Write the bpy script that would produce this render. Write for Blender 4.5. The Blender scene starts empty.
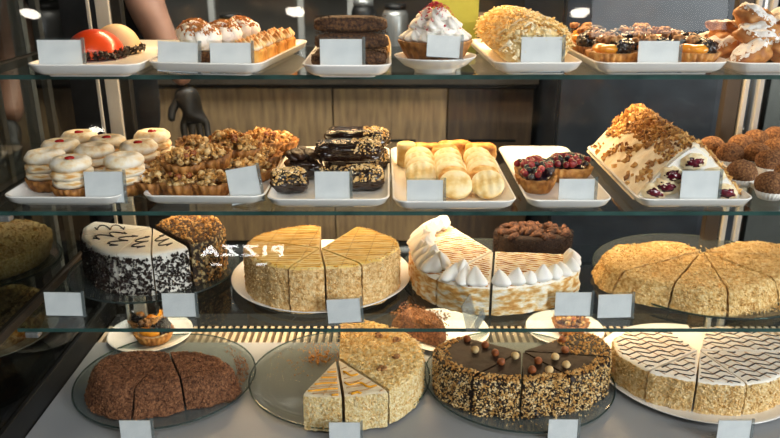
import bpy, math, random
from mathutils import Vector, Matrix, noise, Euler
random.seed(7)
PI=math.pi
S=bpy.context.scene
COL=S.collection
U=random.uniform
# ------------------------------------------------------------------ camera
F=748.0; TH=math.radians(19.8); CH=1.5
cam=bpy.data.cameras.new('camera'); camo=bpy.data.objects.new('camera',cam); COL.objects.link(camo)
camo.location=(0,0,CH); camo.rotation_euler=(PI/2-TH,0,0)
cam.sensor_width=36; cam.lens=36*F/780; cam.clip_start=.02
cam.dof.use_dof=True; cam.dof.focus_distance=1.2; cam.dof.aperture_fstop=6.0
S.camera=camo
def ray(px,py):
    x=(px-390)/F; v=(py-219)/F
    return Vector((x, math.cos(TH)-v*math.sin(TH), -math.sin(TH)-v*math.cos(TH)))
def at(px,py,z):
    d=ray(px,py); t=(z-CH)/d.z
    return Vector((d.x*t,d.y*t,z))
def aty(px,py,Y):
    d=ray(px,py); t=Y/d.y
    return Vector((d.x*t,Y,CH+d.z*t))
# shelf heights
Z1,Z2,Z3,Z4=1.332,1.128,.915,.705

# ------------------------------------------------------------------ materials
def srgb(h):
    h=h.lstrip('#'); c=[int(h[i:i+2],16)/255 for i in (0,2,4)]
    return tuple(((x+.055)/1.055)**2.4 if x>.04045 else x/12.92 for x in c)+(1,)
MATS={}
def mat(name,cols,rough=.6,scale=60,bump=.0,bscale=None,metal=0,spec=.5,sss=0,stretch=None,coat=0,detail=4,pos=None,emit=0):
    """cols: list of hex colours mixed by noise"""
    if name in MATS: return MATS[name]
    m=bpy.data.materials.new(name); m.use_nodes=True
    nt=m.node_tree; N=nt.nodes; L=nt.links
    b=N['Principled BSDF']
    b.inputs['Roughness'].default_value=rough; b.inputs['Metallic'].default_value=metal
    b.inputs['Specular IOR Level'].default_value=spec
    if coat: b.inputs['Coat Weight'].default_value=coat; b.inputs['Coat Roughness'].default_value=.08
    if sss:
        b.inputs['Subsurface Weight'].default_value=sss; b.inputs['Subsurface Radius'].default_value=(.006,.004,.002)
        b.inputs['Subsurface Scale'].default_value=1
    if emit:
        b.inputs['Emission Color'].default_value=srgb(cols[0]); b.inputs['Emission Strength'].default_value=emit
    tc=N.new('ShaderNodeTexCoord'); mp=N.new('ShaderNodeMapping'); L.new(tc.outputs['Object'],mp.inputs['Vector'])
    if stretch: mp.inputs['Scale'].default_value=stretch
    if len(cols)==1: b.inputs['Base Color'].default_value=srgb(cols[0])
    else:
        n=N.new('ShaderNodeTexNoise'); n.inputs['Scale'].default_value=scale; n.inputs['Detail'].default_value=detail
        r=N.new('ShaderNodeValToRGB'); L.new(mp.outputs[0],n.inputs['Vector']); L.new(n.outputs['Fac'],r.inputs['Fac'])
        e=r.color_ramp.elements
        if pos is None: pos=[.35+.3*i/(len(cols)-1) for i in range(len(cols))]
        e[0].position=pos[0]; e[0].color=srgb(cols[0]); e[1].position=pos[-1]; e[1].color=srgb(cols[-1])
        for p,c in zip(pos[1:-1],cols[1:-1]):
            k=e.new(p); k.color=srgb(c)
        L.new(r.outputs['Color'],b.inputs['Base Color'])
    if bump:
        n2=N.new('ShaderNodeTexNoise'); n2.inputs['Scale'].default_value=bscale or scale; n2.inputs['Detail'].default_value=5
        L.new(mp.outputs[0],n2.inputs['Vector'])
        bp=N.new('ShaderNodeBump'); bp.inputs['Strength'].default_value=1; bp.inputs['Distance'].default_value=bump
        L.new(n2.outputs['Fac'],bp.inputs['Height']); L.new(bp.outputs['Normal'],b.inputs['Normal'])
    MATS[name]=m; return m
def glassmat(name,tint='#f2f8f6',refl=1.0,rough=.0,alpha=0.0):
    """thin architectural glass: clear transmission, fresnel reflection"""
    m=bpy.data.materials.new(name); m.use_nodes=True; nt=m.node_tree; N=nt.nodes; L=nt.links
    for n in list(N): N.remove(n)
    o=N.new('ShaderNodeOutputMaterial'); mx=N.new('ShaderNodeMixShader'); t=N.new('ShaderNodeBsdfTransparent'); g=N.new('ShaderNodeBsdfGlossy')
    f=N.new('ShaderNodeFresnel'); f.inputs['IOR'].default_value=1.45
    mu=N.new('ShaderNodeMath'); mu.operation='MULTIPLY'; mu.inputs[1].default_value=refl
    t.inputs['Color'].default_value=srgb(tint); g.inputs['Roughness'].default_value=rough; g.inputs['Color'].default_value=(1,1,1,1)
    geo=N.new('ShaderNodeNewGeometry'); inv=N.new('ShaderNodeMath'); inv.operation='SUBTRACT'; inv.inputs[0].default_value=1
    m3=N.new('ShaderNodeMath'); m3.operation='MULTIPLY'; L.new(geo.outputs['Backfacing'],inv.inputs[1]); L.new(inv.outputs[0],m3.inputs[1])
    L.new(f.outputs[0],mu.inputs[0]); L.new(mu.outputs[0],m3.inputs[0]); L.new(m3.outputs[0],mx.inputs[0]); L.new(t.outputs[0],mx.inputs[1]); L.new(g.outputs[0],mx.inputs[2])
    if alpha:
        d=N.new('ShaderNodeBsdfDiffuse'); d.inputs['Color'].default_value=srgb('#8d9698'); m2=N.new('ShaderNodeMixShader'); m2.inputs[0].default_value=alpha
        L.new(mx.outputs[0],m2.inputs[1]); L.new(d.outputs[0],m2.inputs[2]); L.new(m2.outputs[0],o.inputs[0])
    else: L.new(mx.outputs[0],o.inputs[0])
    return m
def layered(name,bands,h):
    """horizontal cake layers on cut faces: bands=[(z fraction,hex)...]"""
    m=bpy.data.materials.new(name); m.use_nodes=True; nt=m.node_tree; N=nt.nodes; L=nt.links
    b=N['Principled BSDF']; b.inputs['Roughness'].default_value=.85
    tc=N.new('ShaderNodeTexCoord'); sx=N.new('ShaderNodeSeparateXYZ'); mr=N.new('ShaderNodeMapRange'); mr.inputs['From Max'].default_value=h
    ns=N.new('ShaderNodeTexNoise'); ns.inputs['Scale'].default_value=90; ad=N.new('ShaderNodeMath'); ad.operation='MULTIPLY_ADD'
    ad.inputs[1].default_value=.006; L.new(tc.outputs['Object'],ns.inputs['Vector']); L.new(tc.outputs['Object'],sx.inputs[0])
    L.new(ns.outputs['Fac'],ad.inputs[0]); L.new(sx.outputs['Z'],ad.inputs[2]); L.new(ad.outputs[0],mr.inputs['Value'])
    r=N.new('ShaderNodeValToRGB'); r.color_ramp.interpolation='CONSTANT'; L.new(mr.outputs[0],r.inputs['Fac'])
    e=r.color_ramp.elements; e[0].position=0; e[0].color=srgb(bands[0][1]); e[1].position=bands[-1][0]; e[1].color=srgb(bands[-1][1])
    for p,c in bands[1:-1]:
        k=e.new(p); k.color=srgb(c)
    L.new(r.outputs[0],b.inputs['Base Color'])
    bp=N.new('ShaderNodeBump'); bp.inputs['Distance'].default_value=.002; n2=N.new('ShaderNodeTexNoise'); n2.inputs['Scale'].default_value=400
    L.new(tc.outputs['Object'],n2.inputs['Vector']); L.new(n2.outputs['Fac'],bp.inputs['Height']); L.new(bp.outputs[0],b.inputs['Normal'])
    return m

M_china=mat('white_china',['#f4f2ee'],rough=.25,coat=.4)
M_card=mat('card_paper',['#e9ebed','#f5f6f7'],rough=.7,scale=45)
M_acryl=glassmat('clear_acrylic','#fbfcfc',1.0,.02,.02)
M_acryl2=glassmat('scuffed_acrylic','#f4f6f6',1.5,.05,.30)
M_glass=glassmat('shelf_glass','#eef2f0',1.0)
M_glassside=glassmat('side_glass','#c2c4c0',.5)
M_rear=glassmat('rear_glass','#f4f6f6',.35)
M_front=glassmat('front_glass','#fdfefe',1.0)
M_plateglass=glassmat('plate_glass','#e9ecea',1.3,.03,.07)
M_edge=mat('glass_edge',['#27423f','#3a5a55'],rough=.15,scale=20,spec=.8)
M_crust=mat('baked_crust',['#8f5a26','#b97d3a','#d09a52'],rough=.6,scale=70,bump=.001,bscale=300)
M_crustdark=mat('dark_crust',['#6b4018','#99632a','#b87f3e'],rough=.6,scale=70,bump=.001,bscale=300)
M_cream=mat('whipped_cream',['#f3eee6','#faf7f1'],rough=.5,scale=60,sss=.1)
M_toast=mat('toasted_meringue',['#faf4e6','#f6e6c8','#dba95e','#b9762c'],rough=.55,scale=55,pos=[.38,.5,.62,.72],sss=.05,stretch=(.5,.5,2.2),bump=.0008,bscale=120)
M_toastrich=mat('brown_toasted_meringue',['#f7ecd6','#eac68a','#c9853a','#9a5a20'],rough=.55,scale=60,pos=[.35,.47,.58,.72],bump=.0008,bscale=120)
M_sugar=mat('sugared_pastry',['#f7efe0','#efdcb8','#dcae6c'],rough=.8,scale=70,pos=[.4,.55,.72],bump=.0006,bscale=400)
M_jam=mat('red_jam',['#8f1010','#b81c1c'],rough=.2,scale=60,coat=.5)
M_walnut=mat('walnut',['#6b4220','#a87440','#cf9f63'],rough=.6,scale=130,bump=.001,bscale=300)
M_nut=mat('nut_crumbs',['#a8722f','#cf9b52','#e6c284'],rough=.65,scale=90)
M_nutpale=mat('pale_nut_crumbs',['#cfa057','#edc988','#f8e2b4'],rough=.65,scale=90)
M_hazel=mat('hazelnut',['#7d3f1c','#a35a2a'],rough=.45,scale=50)
M_hazelpale=mat('peeled_hazelnut',['#d9b273','#ecd09c'],rough=.5,scale=60)
M_choc=mat('chocolate_glaze',['#1d0f09','#2f1a10'],rough=.18,scale=30,bump=.0012,bscale=50,coat=.6)
M_chocmat=mat('dark_chocolate_top',['#20120b','#2f1c12'],rough=.5,spec=.25,scale=40,bump=.0006,bscale=150)
M_darkcake=mat('dark_cake_crumb',['#160b06','#2a180e','#3a2414'],rough=.85,scale=240,bump=.002,bscale=400)
M_choccrumb=mat('chocolate_crumb',['#2a190f','#4f3320','#70502f'],rough=.8,scale=260,bump=.002,bscale=420)
M_chip=mat('chocolate_chips',['#1c120d','#33221a'],rough=.45,scale=60)
M_cocoa=mat('cocoa_crumb',['#4d2e1b','#7a4e32','#9c6a47'],rough=.9,scale=220,bump=.003,bscale=330)
M_truffle=mat('truffle_cocoa',['#543520','#7d5333','#a2764b'],rough=.9,scale=300,bump=.002,bscale=420)
M_honey=mat('honey_crumb',['#cf9c58','#edc283','#f9dca4'],rough=.85,scale=170,bump=.003,bscale=300)
M_honeytop=mat('honey_glaze_top',['#f0bf5a','#f8d47a','#fbe3a0'],rough=.35,scale=40,bump=.0008,bscale=150,stretch=(.5,3,1))
M_pale=mat('pale_crumb',['#d9b877','#f0d9a0','#faebc2'],rough=.85,scale=200,bump=.003,bscale=330)
M_napol=mat('flaky_pale_crumb',['#e6b964','#f9da96','#ffeebc'],rough=.8,scale=120,bump=.003,bscale=220)
M_icing=mat('ivory_icing',['#f8efde','#fdf8ee'],rough=.5,scale=30)
M_icingtan=mat('beige_cream_top',['#dcc7a2','#ecdcbc'],rough=.5,scale=40,bump=.0006)
M_line=mat('chocolate_line',['#1b100b'],rough=.4)
M_linebrown=mat('caramel_line',['#b98545'],rough=.5)
M_lineyel=mat('orange_syrup_line',['#f0a818'],rough=.25,coat=.4)
M_redm=mat('red_glaze',['#d23a10','#dd4a1a'],rough=.3,scale=10,coat=.25)
M_beigem=mat('beige_velvet_glaze',['#d9bd94','#e2c9a4'],rough=.55,scale=10)
M_apricot=mat('glazed_apricot',['#e0861a','#f2a534'],rough=.12,scale=40,coat=.9,sss=.15)
M_prune=mat('glazed_prune',['#100a0c','#221418'],rough=.2,scale=60,bump=.002,bscale=150,coat=.7)
M_berryr=mat('red_berry',['#5e0612','#971022'],rough=.15,scale=60,coat=.7)
M_berryk=mat('black_berry',['#120a14','#2a1526'],rough=.2,scale=80,coat=.6)
M_cookie=mat('pale_cookie',['#e2b768','#f4da9e','#fbecc6'],rough=.6,scale=45,bump=.0006,bscale=200)
M_cookiebrown=mat('browned_cookie',['#a8621f','#d99a45','#f0cd85'],rough=.6,scale=60,bump=.0006,bscale=200)
M_choux=mat('fried_pastry',['#8a4f1f','#b87a3a','#d39d58'],rough=.6,scale=40,bump=.0015,bscale=120)
M_powder=mat('icing_sugar',['#f1ebe4','#fffdfa'],rough=.95,scale=150,bump=.001,bscale=500)
M_filling=mat('cream_coating',['#dcc7a6','#eadbc0','#f3e9d6'],rough=.55,scale=35,bump=.003,bscale=45)
M_paper=mat('white_paper_cup',['#e9e4dc'],rough=.8)
M_sprk=mat('red_sprinkles',['#b01224','#d43048'],rough=.6,scale=200)
M_alu=mat('brushed_aluminium',['#9a9b9a','#b5b6b4'],rough=.35,scale=8,metal=.7,stretch=(40,40,1))
M_aluw=mat('pale_frame',['#b7b8b5','#c8c9c6'],rough=.4,scale=8,metal=.2)
M_dark=mat('black_frame',['#0c0d0d','#161717'],rough=.5,scale=8)
M_bronze=mat('bronze_frame',['#3a3128','#4a4034'],rough=.5,scale=8,metal=.4)
M_base=mat('display_deck',['#94969a','#a2a4a6'],rough=.35,scale=5)
M_slot=mat('grille_cream',['#b8a68c','#c6b59b'],rough=.5,scale=8)
M_wood=mat('oak_veneer',['#7a644b','#927858','#a1875f'],rough=.55,scale=9,stretch=(7,1,.8),detail=6)
M_woodd=mat('dark_walnut_veneer',['#3c2f25','#493a2d','#56442f'],rough=.55,scale=9,stretch=(7,1,.8),detail=6)
M_slate=mat('dark_slate_steel',['#22262b','#31363c'],rough=.35,scale=12,metal=.3,bump=.001)
M_wall=mat('plaster_grey',['#7d7972','#89857d'],rough=.8,scale=6)
M_floor=mat('dark_tile',['#1f1e1d','#2b2927'],rough=.5,scale=4)
M_yellow=mat('yellow_paper_bag',['#a08d1e','#b8a52f'],rough=.7,scale=12)
M_skin=mat('skin',['#a87b66','#b98a73'],rough=.5,scale=20,sss=.05)
M_cloth=mat('black_cloth',['#141415','#1f1f21'],rough=.9,scale=40,bump=.001)
M_glove=mat('black_glove',['#1c1a19','#2a2725'],rough=.5,scale=40)
M_hair=mat('brown_hair',['#2a1b12','#3a271a'],rough=.6,scale=80)
M_emitw=mat('lamp_glow',['#fff6e6'],emit=30)
M_sign=mat('sign_glow',['#ffffff'],emit=26)
L_white=layered('white_layers',[(0,'#d8b27a'),(.3,'#f2ead8'),(.42,'#d8b27a'),(.66,'#f2ead8'),(.78,'#d8b27a'),(.92,'#f4ecdc')],.07)
L_honey=layered('honey_layers',[(0,'#8a5c2a'),(.14,'#e8cd94'),(.24,'#8a5c2a'),(.38,'#e8cd94'),(.5,'#8a5c2a'),(.62,'#e8cd94'),(.74,'#8a5c2a'),(.88,'#e8cd94')],.075)
L_choc=layered('chocolate_layers',[(0,'#24140c'),(.3,'#c9a77c'),(.38,'#24140c'),(.65,'#c9a77c'),(.72,'#24140c')],.08)
L_dark=layered('dark_layers',[(0,'#1e110a'),(.3,'#2f1d12'),(.38,'#1e110a'),(.65,'#2f1d12'),(.72,'#1e110a')],.08)

# ------------------------------------------------------------------ object helpers
def setp(o,label=None,cat=None,group=None,kind=None):
    if label: o['label']=label
    if cat: o['category']=cat
    if group: o['group']=group
    if kind: o['kind']=kind
    return o
def thing(name,label,cat,loc=(0,0,0),rz=0,group=None,s=1):
    o=bpy.data.objects.new(name,None); COL.objects.link(o); o.empty_display_size=.02
    o.location=loc; o.rotation_euler=(0,0,rz); o.scale=(s,s,s)
    return setp(o,label,cat,group)
def dup(root,loc,rz=0,label=None,s=None,group=None,rot=None):
    r=root.copy(); COL.objects.link(r); r.location=loc; r.rotation_euler=rot if rot else (0,0,rz)
    if s is not None: r.scale=(s,s,s)
    if label: r['label']=label
    if group: r['group']=group
    for ch in list(root.children):
        c=ch.copy(); COL.objects.link(c); c.parent=r
        for g in list(ch.children):
            d=g.copy(); COL.objects.link(d); d.parent=c
    return r
class MB:
    def __init__(s): s.v=[]; s.f=[]
    def add(s,v,f):
        o=len(s.v); s.v.extend(v); s.f.extend([tuple(i+o for i in q) for q in f]); return s
    def build(s,name,m,parent=None,smooth=True,kind=None,label=None):
        me=bpy.data.meshes.new(name); me.from_pydata([tuple(p) for p in s.v],[],s.f); me.update()
        me.materials.append(m)
        if smooth: me.polygons.foreach_set('use_smooth',[True]*len(me.polygons))
        o=bpy.data.objects.new(name,me); COL.objects.link(o)
        if parent: o.parent=parent
        if kind: o['kind']=kind
        if label: o['label']=label
        return o
def fix(o,angle=35):
    """auto-smooth style: mark sharp edges"""
    me=o.data
    import bmesh
    bm=bmesh.new(); bm.from_mesh(me)
    for e in bm.edges:
        if len(e.link_faces)==2 and e.calc_face_angle(0)>math.radians(angle): e.smooth=False
    bm.to_mesh(me); bm.free(); return o
def box(mb,a,b,bev=0):
    x0,y0,z0=a; x1,y1,z1=b
    v=[(x0,y0,z0),(x1,y0,z0),(x1,y1,z0),(x0,y1,z0),(x0,y0,z1),(x1,y0,z1),(x1,y1,z1),(x0,y1,z1)]
    f=[(0,3,2,1),(4,5,6,7),(0,1,5,4),(1,2,6,5),(2,3,7,6),(3,0,4,7)]
    mb.add(v,f); return mb
def bevel(o,w,seg=2):
    m=o.modifiers.new('bevel','BEVEL'); m.width=w; m.segments=seg; m.limit_method='ANGLE'; return o
def loft(mb,rings,cap0=True,cap1=True):
    n=len(rings[0]); v=[p for r in rings for p in r]; f=[]
    for i in range(len(rings)-1):
        for j in range(n):
            k=(j+1)%n; f.append((i*n+j,i*n+k,(i+1)*n+k,(i+1)*n+j))
    if cap0: f.append(tuple(reversed(range(n))))
    if cap1: f.append(tuple((len(rings)-1)*n+j for j in range(n)))
    mb.add(v,f); return mb
def lathe(mb,prof,seg=32,flute=0,nfl=0,c=(0,0,0),cap0=True,cap1=True,fl=None,jit=0,seed=0):
    rings=[]
    for i,(r,z) in enumerate(prof):
        a=flute*(fl[i] if fl else 1); ring=[]
        for j in range(seg):
            t=2*PI*j/seg; rr=r+a*(abs(math.cos(nfl*t/2))-.5 if nfl else 0)
            x,y,zz=rr*math.cos(t),rr*math.sin(t),z
            if jit:
                q=noise.noise(Vector((x*60+seed,y*60,zz*60)))*jit; x+=q*math.cos(t); y+=q*math.sin(t); zz+=q*.6 if 0<i<len(prof)-1 else 0
            ring.append((c[0]+x,c[1]+y,c[2]+zz))
        rings.append(ring)
    return loft(mb,rings,cap0,cap1)
_ico={}
def ico(sub):
    if sub not in _ico:
        import bmesh
        bm=bmesh.new(); bmesh.ops.create_icosphere(bm,subdivisions=sub,radius=1)
        _ico[sub]=([v.co.copy() for v in bm.verts],[tuple(v.index for v in f.verts) for f in bm.faces]); bm.free()
    return _ico[sub]
def blob(mb,c,r,sub=3,amp=0,freq=1.5,seed=0,rot=None,flat=None,ridge=0):
    """noise-displaced ellipsoid; r=(rx,ry,rz)"""
    V,Fc=ico(sub); c=Vector(c); R=rot.to_matrix() if rot else None; out=[]
    so=Vector((seed*3.7,seed*1.3,seed*2.1))
    for p in V:
        k=1
        if amp: k+=amp*noise.noise(p*freq+so)+(amp*.5*noise.noise(p*freq*2.3+so))
        if ridge: k+=ridge*abs(noise.noise(p*freq*2+so))
        q=Vector((p.x*r[0]*k,p.y*r[1]*k,p.z*r[2]*k))
        if flat is not None and q.z<flat: q.z=flat+(q.z-flat)*.1
        if R: q=R@q
        out.append(c+q)
    return mb.add(out,Fc)
OC=[(1,0,0),(0,1,0),(-1,0,0),(0,-1,0),(0,0,1),(0,0,-1)]
OF=[(0,1,4),(1,2,4),(2,3,4),(3,0,4),(1,0,5),(2,1,5),(3,2,5),(0,3,5)]
def chip(mb,p,s,flat=1,el=1):
    R=Euler((U(0,6.3),U(0,6.3),U(0,6.3))).to_matrix(); v=[]
    sx,sy,sz=s*U(.6,1.2)*el,s*U(.6,1.2),s*U(.5,1)*flat
    for a,b,c in OC:
        q=R@Vector((a*sx*U(.7,1.2),b*sy*U(.7,1.2),c*sz*U(.7,1.2))); v.append((p[0]+q.x,p[1]+q.y,p[2]+q.z))
    mb.add(v,OF)
def tube(mb,pts,r,seg=5,taper=False):
    pts=[Vector(p) for p in pts]; rings=[]
    for i,p in enumerate(pts):
        d=(pts[min(i+1,len(pts)-1)]-pts[max(i-1,0)])
        if d.length<1e-9: d=Vector((1,0,0))
        d.normalize(); up=Vector((0,0,1)) if abs(d.z)<.9 else Vector((1,0,0))
        a=d.cross(up).normalized(); b=a.cross(d)
        rr=r[i] if isinstance(r,(list,tuple)) else r
        rings.append([tuple(p+a*math.cos(2*PI*k/seg)*rr+b*math.sin(2*PI*k/seg)*rr) for k in range(seg)])
    return loft(mb,rings)
def swirl(mb,c,R,H,n=7,tw=2.2,amp=.16,lean=(0,0),seg=42,lv=14,seed=0):
    """piped cream dollop with twisting ridges"""
    rings=[]; ph=U(0,6)
    for i in range(lv+1):
        u=i/lv; r=R*(math.sin(min(1,(u*2.2+.25))*PI/2))*(1-u**1.8)*1.0+R*.03
        z=H*u
        ring=[]
        for j in range(seg):
            t=2*PI*j/seg
            rr=r*(1+amp*math.cos(n*t+tw*u*3+ph))
            ring.append((c[0]+lean[0]*u*u+rr*math.cos(t),c[1]+lean[1]*u*u+rr*math.sin(t),c[2]+z+.0))
        rings.append(ring)
    return loft(mb,rings)

# ------------------------------------------------------------------ display case
def rrect(w,d,r,n=6):
    out=[]
    for cx,cy,a0 in ((w/2-r,d/2-r,0),(-w/2+r,d/2-r,PI/2),(-w/2+r,-d/2+r,PI),(w/2-r,-d/2+r,1.5*PI)):
        for i in range(n+1):
            a=a0+PI/2*i/n; out.append((cx+r*math.cos(a),cy+r*math.sin(a)))
    return out
def tray_mesh(name,w,d,h=.02,parent=None,rc=.022,fl=.012):
    mb=MB(); rings=[]
    def R(dw,z,k=0): 
        return [(x,y,z) for x,y in rrect(w-dw*2,d-dw*2,max(rc-dw*.6,.004))]
    rings=[R(fl*1.9,0),R(fl*1.7,.0035),R(fl*1.15,.0035),R(fl*.45,h*.45),R(0,h*.93),R(.0008,h),R(.003,h),R(.0045,h*.9),R(fl*.45+.005,h*.5),R(fl+.006,.0075),R(fl+.016,.006)]
    loft(mb,rings); return mb
def tray(x,y,w,d,z,rz,label,group,h=.02):
    o=tray_mesh('serving_tray',w,d,h).build('serving_tray',M_china); o.location=(x,y,z); o.rotation_euler.z=rz
    return setp(fix(o,50),label,'tray',group)
def plate(x,y,R,z,label,glass=False,cat='plate',h=.012):
    pr=[(R*.55,0),(R*.6,.002),(R*.8,h*.35),(R*.985,h*.9),(R,h),(R*.99,h+.001),(R*.95,h*.85),(R*.78,h*.35+.003),(R*.5,.005),(.001,.005)]
    mb=lathe(MB(),pr,seg=72)
    o=mb.build('glass_cake_plate' if glass else 'white_plate',M_plateglass if glass else M_china); o.location=(x,y,z)
    if glass:
        rim=MB(); n=90
        tube(rim,[((R-.0006)*math.cos(2*PI*i/n),(R-.0006)*math.sin(2*PI*i/n),h) for i in range(n+1)],.0016,6)
        rim.build('rim',M_rim,o)
    return setp(o,label,cat,'glass cake plates' if glass else 'white plates')
M_rim=glassmat('plate_rim_glass','#a9bdb6',3.0,.05,.12)
def card(px,py,z,label,w=.056,h=.032,rz=0,tilt=.16,roll=0,dy=0,stand=True,Y=None,top=None):
    """price card in clear holder; px,py = bottom centre of the card"""
    p=at(px,py,z)
    if Y is not None:
        w*=.92
        # the card stands inside a tray at depth Y; its height follows from where its top edge shows
        p=aty(px,top+12,Y); h=(aty(px,top,Y+.004).z-z)/math.cos(tilt); p.z=z
    r=thing('price_card',label,'price card',(p.x,p.y+dy,p.z),rz,'blank price cards in clear holders')
    hd=MB(); box(hd,(-w/2-.001,-.0018,0),(w/2+.004,-.0010,h+.003)); box(hd,(-w/2-.001,.0008,0),(w/2+.004,.0014,h+.003)); box(hd,(-w/2-.001,-.0018,-.0002),(w/2+.004,.024,.0008))
    ho=hd.build('holder',M_acryl,r,smooth=False)
    e=MB(); box(e,(w/2+.0005,-.0020,0),(w/2+.0045,.0016,h+.003)); box(e,(-w/2,-.0022,-.0002),(w/2+.006,.004,.0008)); e.build('holder_edge',M_acryl2,r,smooth=False)
    c=MB(); box(c,(-w/2,-.0008,.0012),(w/2,.0006,h)); co=c.build('card',M_card,r,smooth=False)
    r.rotation_euler=(-tilt if not stand else -tilt,roll,rz)
    return r

# glass shelves
def gshelf(z,y0,y1,x0,x1,label):
    r=thing('glass_shelf',label,'glass shelf',(0,0,z),0,'glass shelves of the display case')
    t=.0065
    mb=MB(); mb.add([(x0,y0,0),(x1,y0,0),(x1,y1,0),(x0,y1,0)],[(0,1,2,3)])
    box(mb:=MB(),(x0,y0+.0006,-t+.0002),(x1,y1,-.0004)); mb.build('pane',M_glass,r,smooth=False)
    e=MB(); box(e,(x0,y0-.0006,-t),(x1,y0+.0004,-.0003)); e.build('front_edge',M_edge,r,smooth=False,label='dark green front edge')
    # small metal clips at the left end
    c=MB(); box(c,(x0+.012,y0-.004,-t-.010),(x0+.034,y0+.012,-t-.0005)); bevel(c.build('bracket',M_alu,r,smooth=False),.002)
    return r
gshelf(Z1,1.075,1.41,-.605,.70,'top glass shelf carrying pastries, tarts and the red dome')
gshelf(Z2,1.068,1.41,-.610,.70,'middle glass shelf carrying trays of cream puffs, cookies and rolls')
gshelf(Z3,1.095,1.462,-.612,.72,'lowest glass shelf carrying the four large cut cakes')
case=thing('display_case','glass fronted refrigerated pastry display case with aluminium frame','display case',(0,0,0))
mb=MB(); box(mb,(-.632,.86,.64),(.95,1.425,.7045)); mb.build('deck',M_base,case,smooth=False)
mb=MB(); box(mb,(-.632,1.50,.64),(.95,1.56,.7045)); mb.build('rear_deck',M_dark,case,smooth=False)
# vent grille between 1.425 and 1.515
mb=MB(); x=-.63
while x<.93:
    box(mb,(x,1.425,.68),(x+.0080,1.499,.7045)); x+=.0158
mb.build('vent_grille',M_slot,case,smooth=False)
mb=MB(); box(mb,(-.63,1.42,.62),(.95,1.52,.66)); mb.build('vent_duct',M_dark,case,smooth=False)
# lower body
mb=MB(); box(mb,(-.66,.86,.06),(.96,1.56,.60)); mb.build('lower_body',M_alu,case,smooth=False)
mb=MB(); box(mb,(-.66,.86,.60),(.96,1.56,.64)); mb.build('base_trim',M_dark,case,smooth=False)
# rear uprights
def bar(x0,x1,y0,y1,z0,z1,m,name='upright',bv=.002):
    mb=MB(); box(mb,(x0,y0,z0),(x1,y1,z1)); return bevel(mb.build(name,m,case,smooth=False),bv)
bar(-.560,-.533,1.47,1.49,.705,1.62,M_aluw)
bar(-.576,-.570,1.468,1.474,.705,1.62,M_aluw,'shelf_rail',.001)
bar(-.532,-.512,1.475,1.495,.705,1.62,M_dark)
bar(.660,.690,1.47,1.49,.705,1.62,M_bronze)
bar(.694,.704,1.465,1.48,.705,1.62,M_aluw)
bar(.722,.733,1.465,1.48,.705,1.62,M_aluw)
bar(.90,.93,1.2,1.25,.705,1.62,M_alu)
# side frame, left
bar(-.652,-.634,.86,1.56,.705,.755,M_dark,'side_rail')
for zz in (Z1,Z2,Z3): bar(-.648,-.634,.90,1.50,zz-.022,zz-.006,M_bronze if zz==Z3 else M_dark,'side_rail')
bar(-.700,-.655,1.00,1.04,.66,1.62,M_dark)
bar(-.66,.96,.88,1.56,1.62,1.66,M_dark,'roof')
mb=MB(); box(mb,(-.646,.92,.757),(-.640,1.50,1.618)); mb.build('side_pane',M_glassside,case,smooth=False)
mb=MB(); box(mb,(-.51,1.498,.72),(.655,1.502,1.60)); mb.build('rear_pane',M_rear,case,smooth=False)
mb=MB(); box(mb,(.738,1.468,.72),(.95,1.472,1.60)); mb.build('rear_pane',M_glassside,case,smooth=False)
# leaning front pane
TILT=math.radians(18); 
P0=Vector((0,1.035,1.36)); UPv=Vector((0,math.sin(TILT),math.cos(TILT))); NF=Vector((0,-math.cos(TILT),math.sin(TILT)))
mb=MB(); v=[]
for off in (0,.004):
    for sx,u in ((-.66,-.70),(.96,-.70),(.96,.265),(-.66,.265)):
        q=P0+UPv*u-NF*off; v.append((sx,q.y,q.z))
mb.add(v,[(0,1,2,3),(7,6,5,4)]); mb.build('front_pane',M_front,case,smooth=False)

# ------------------------------------------------------------------ trays and cards
tray(-.425,1.185,.158,.30,Z1,0.0,'white tray under the red dome and the beige dome','white serving trays')
tray(-.243,1.20,.168,.30,Z1,-.13,'white tray under the cream-topped rounds and the square toasted tarts','white serving trays')
tray(-.060,1.175,.124,.29,Z1,0,'narrow white tray under the stacked chocolate logs','white serving trays')
tray(.205,1.205,.128,.30,Z1,.03,'white tray under the flaky crumb-coated roll','white serving trays')
tray(.380,1.205,.19,.30,Z1,.02,'white tray under the prune and apricot tarts','white serving trays')
tray(.571,1.20,.18,.30,Z1,0,'white tray at the right end of the top shelf under sugared pastries','white serving trays')
tray(-.498,1.235,.182,.32,Z2,-.02,'white tray under the jam-dotted cream rings','white serving trays')
tray(-.283,1.235,.19,.31,Z2,-.02,'white tray under the pile of nut tarts','white serving trays')
tray(-.094,1.225,.187,.32,Z2,0,'white tray under the chocolate glazed pastries','white serving trays')
tray(.096,1.22,.187,.33,Z2,.01,'white tray under three rows of pale cookies','white serving trays')
tray(.270,1.225,.131,.33,Z2,.0,'narrow white tray under the two berry tarts','white serving trays')
tray(.462,1.23,.178,.33,Z2,.0,'white tray under the cherry roll pyramid','white serving trays')
tray(.660,1.25,.16,.29,Z2,.0,'white tray at right end of the middle shelf under cocoa truffles','white serving trays')
# boat bowl
def boat():
    mb=MB(); n=48; rings=[]
    for a,b,z in ((.030,.022,0),(.031,.023,.004),(.046,.034,.010),(.058,.052,.021),(.060,.054,.024),(.057,.051,.023),(.044,.034,.012),(.03,.02,.008)):
        rings.append([(a*math.cos(2*PI*i/n),b*math.sin(2*PI*i/n),z) for i in range(n)])
    return loft(mb,rings)
o=boat().build('footed_dish',M_china); o.location=(.066,1.105,Z1); setp(o,'small white footed dish under the whipped cream tart','dish')

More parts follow.
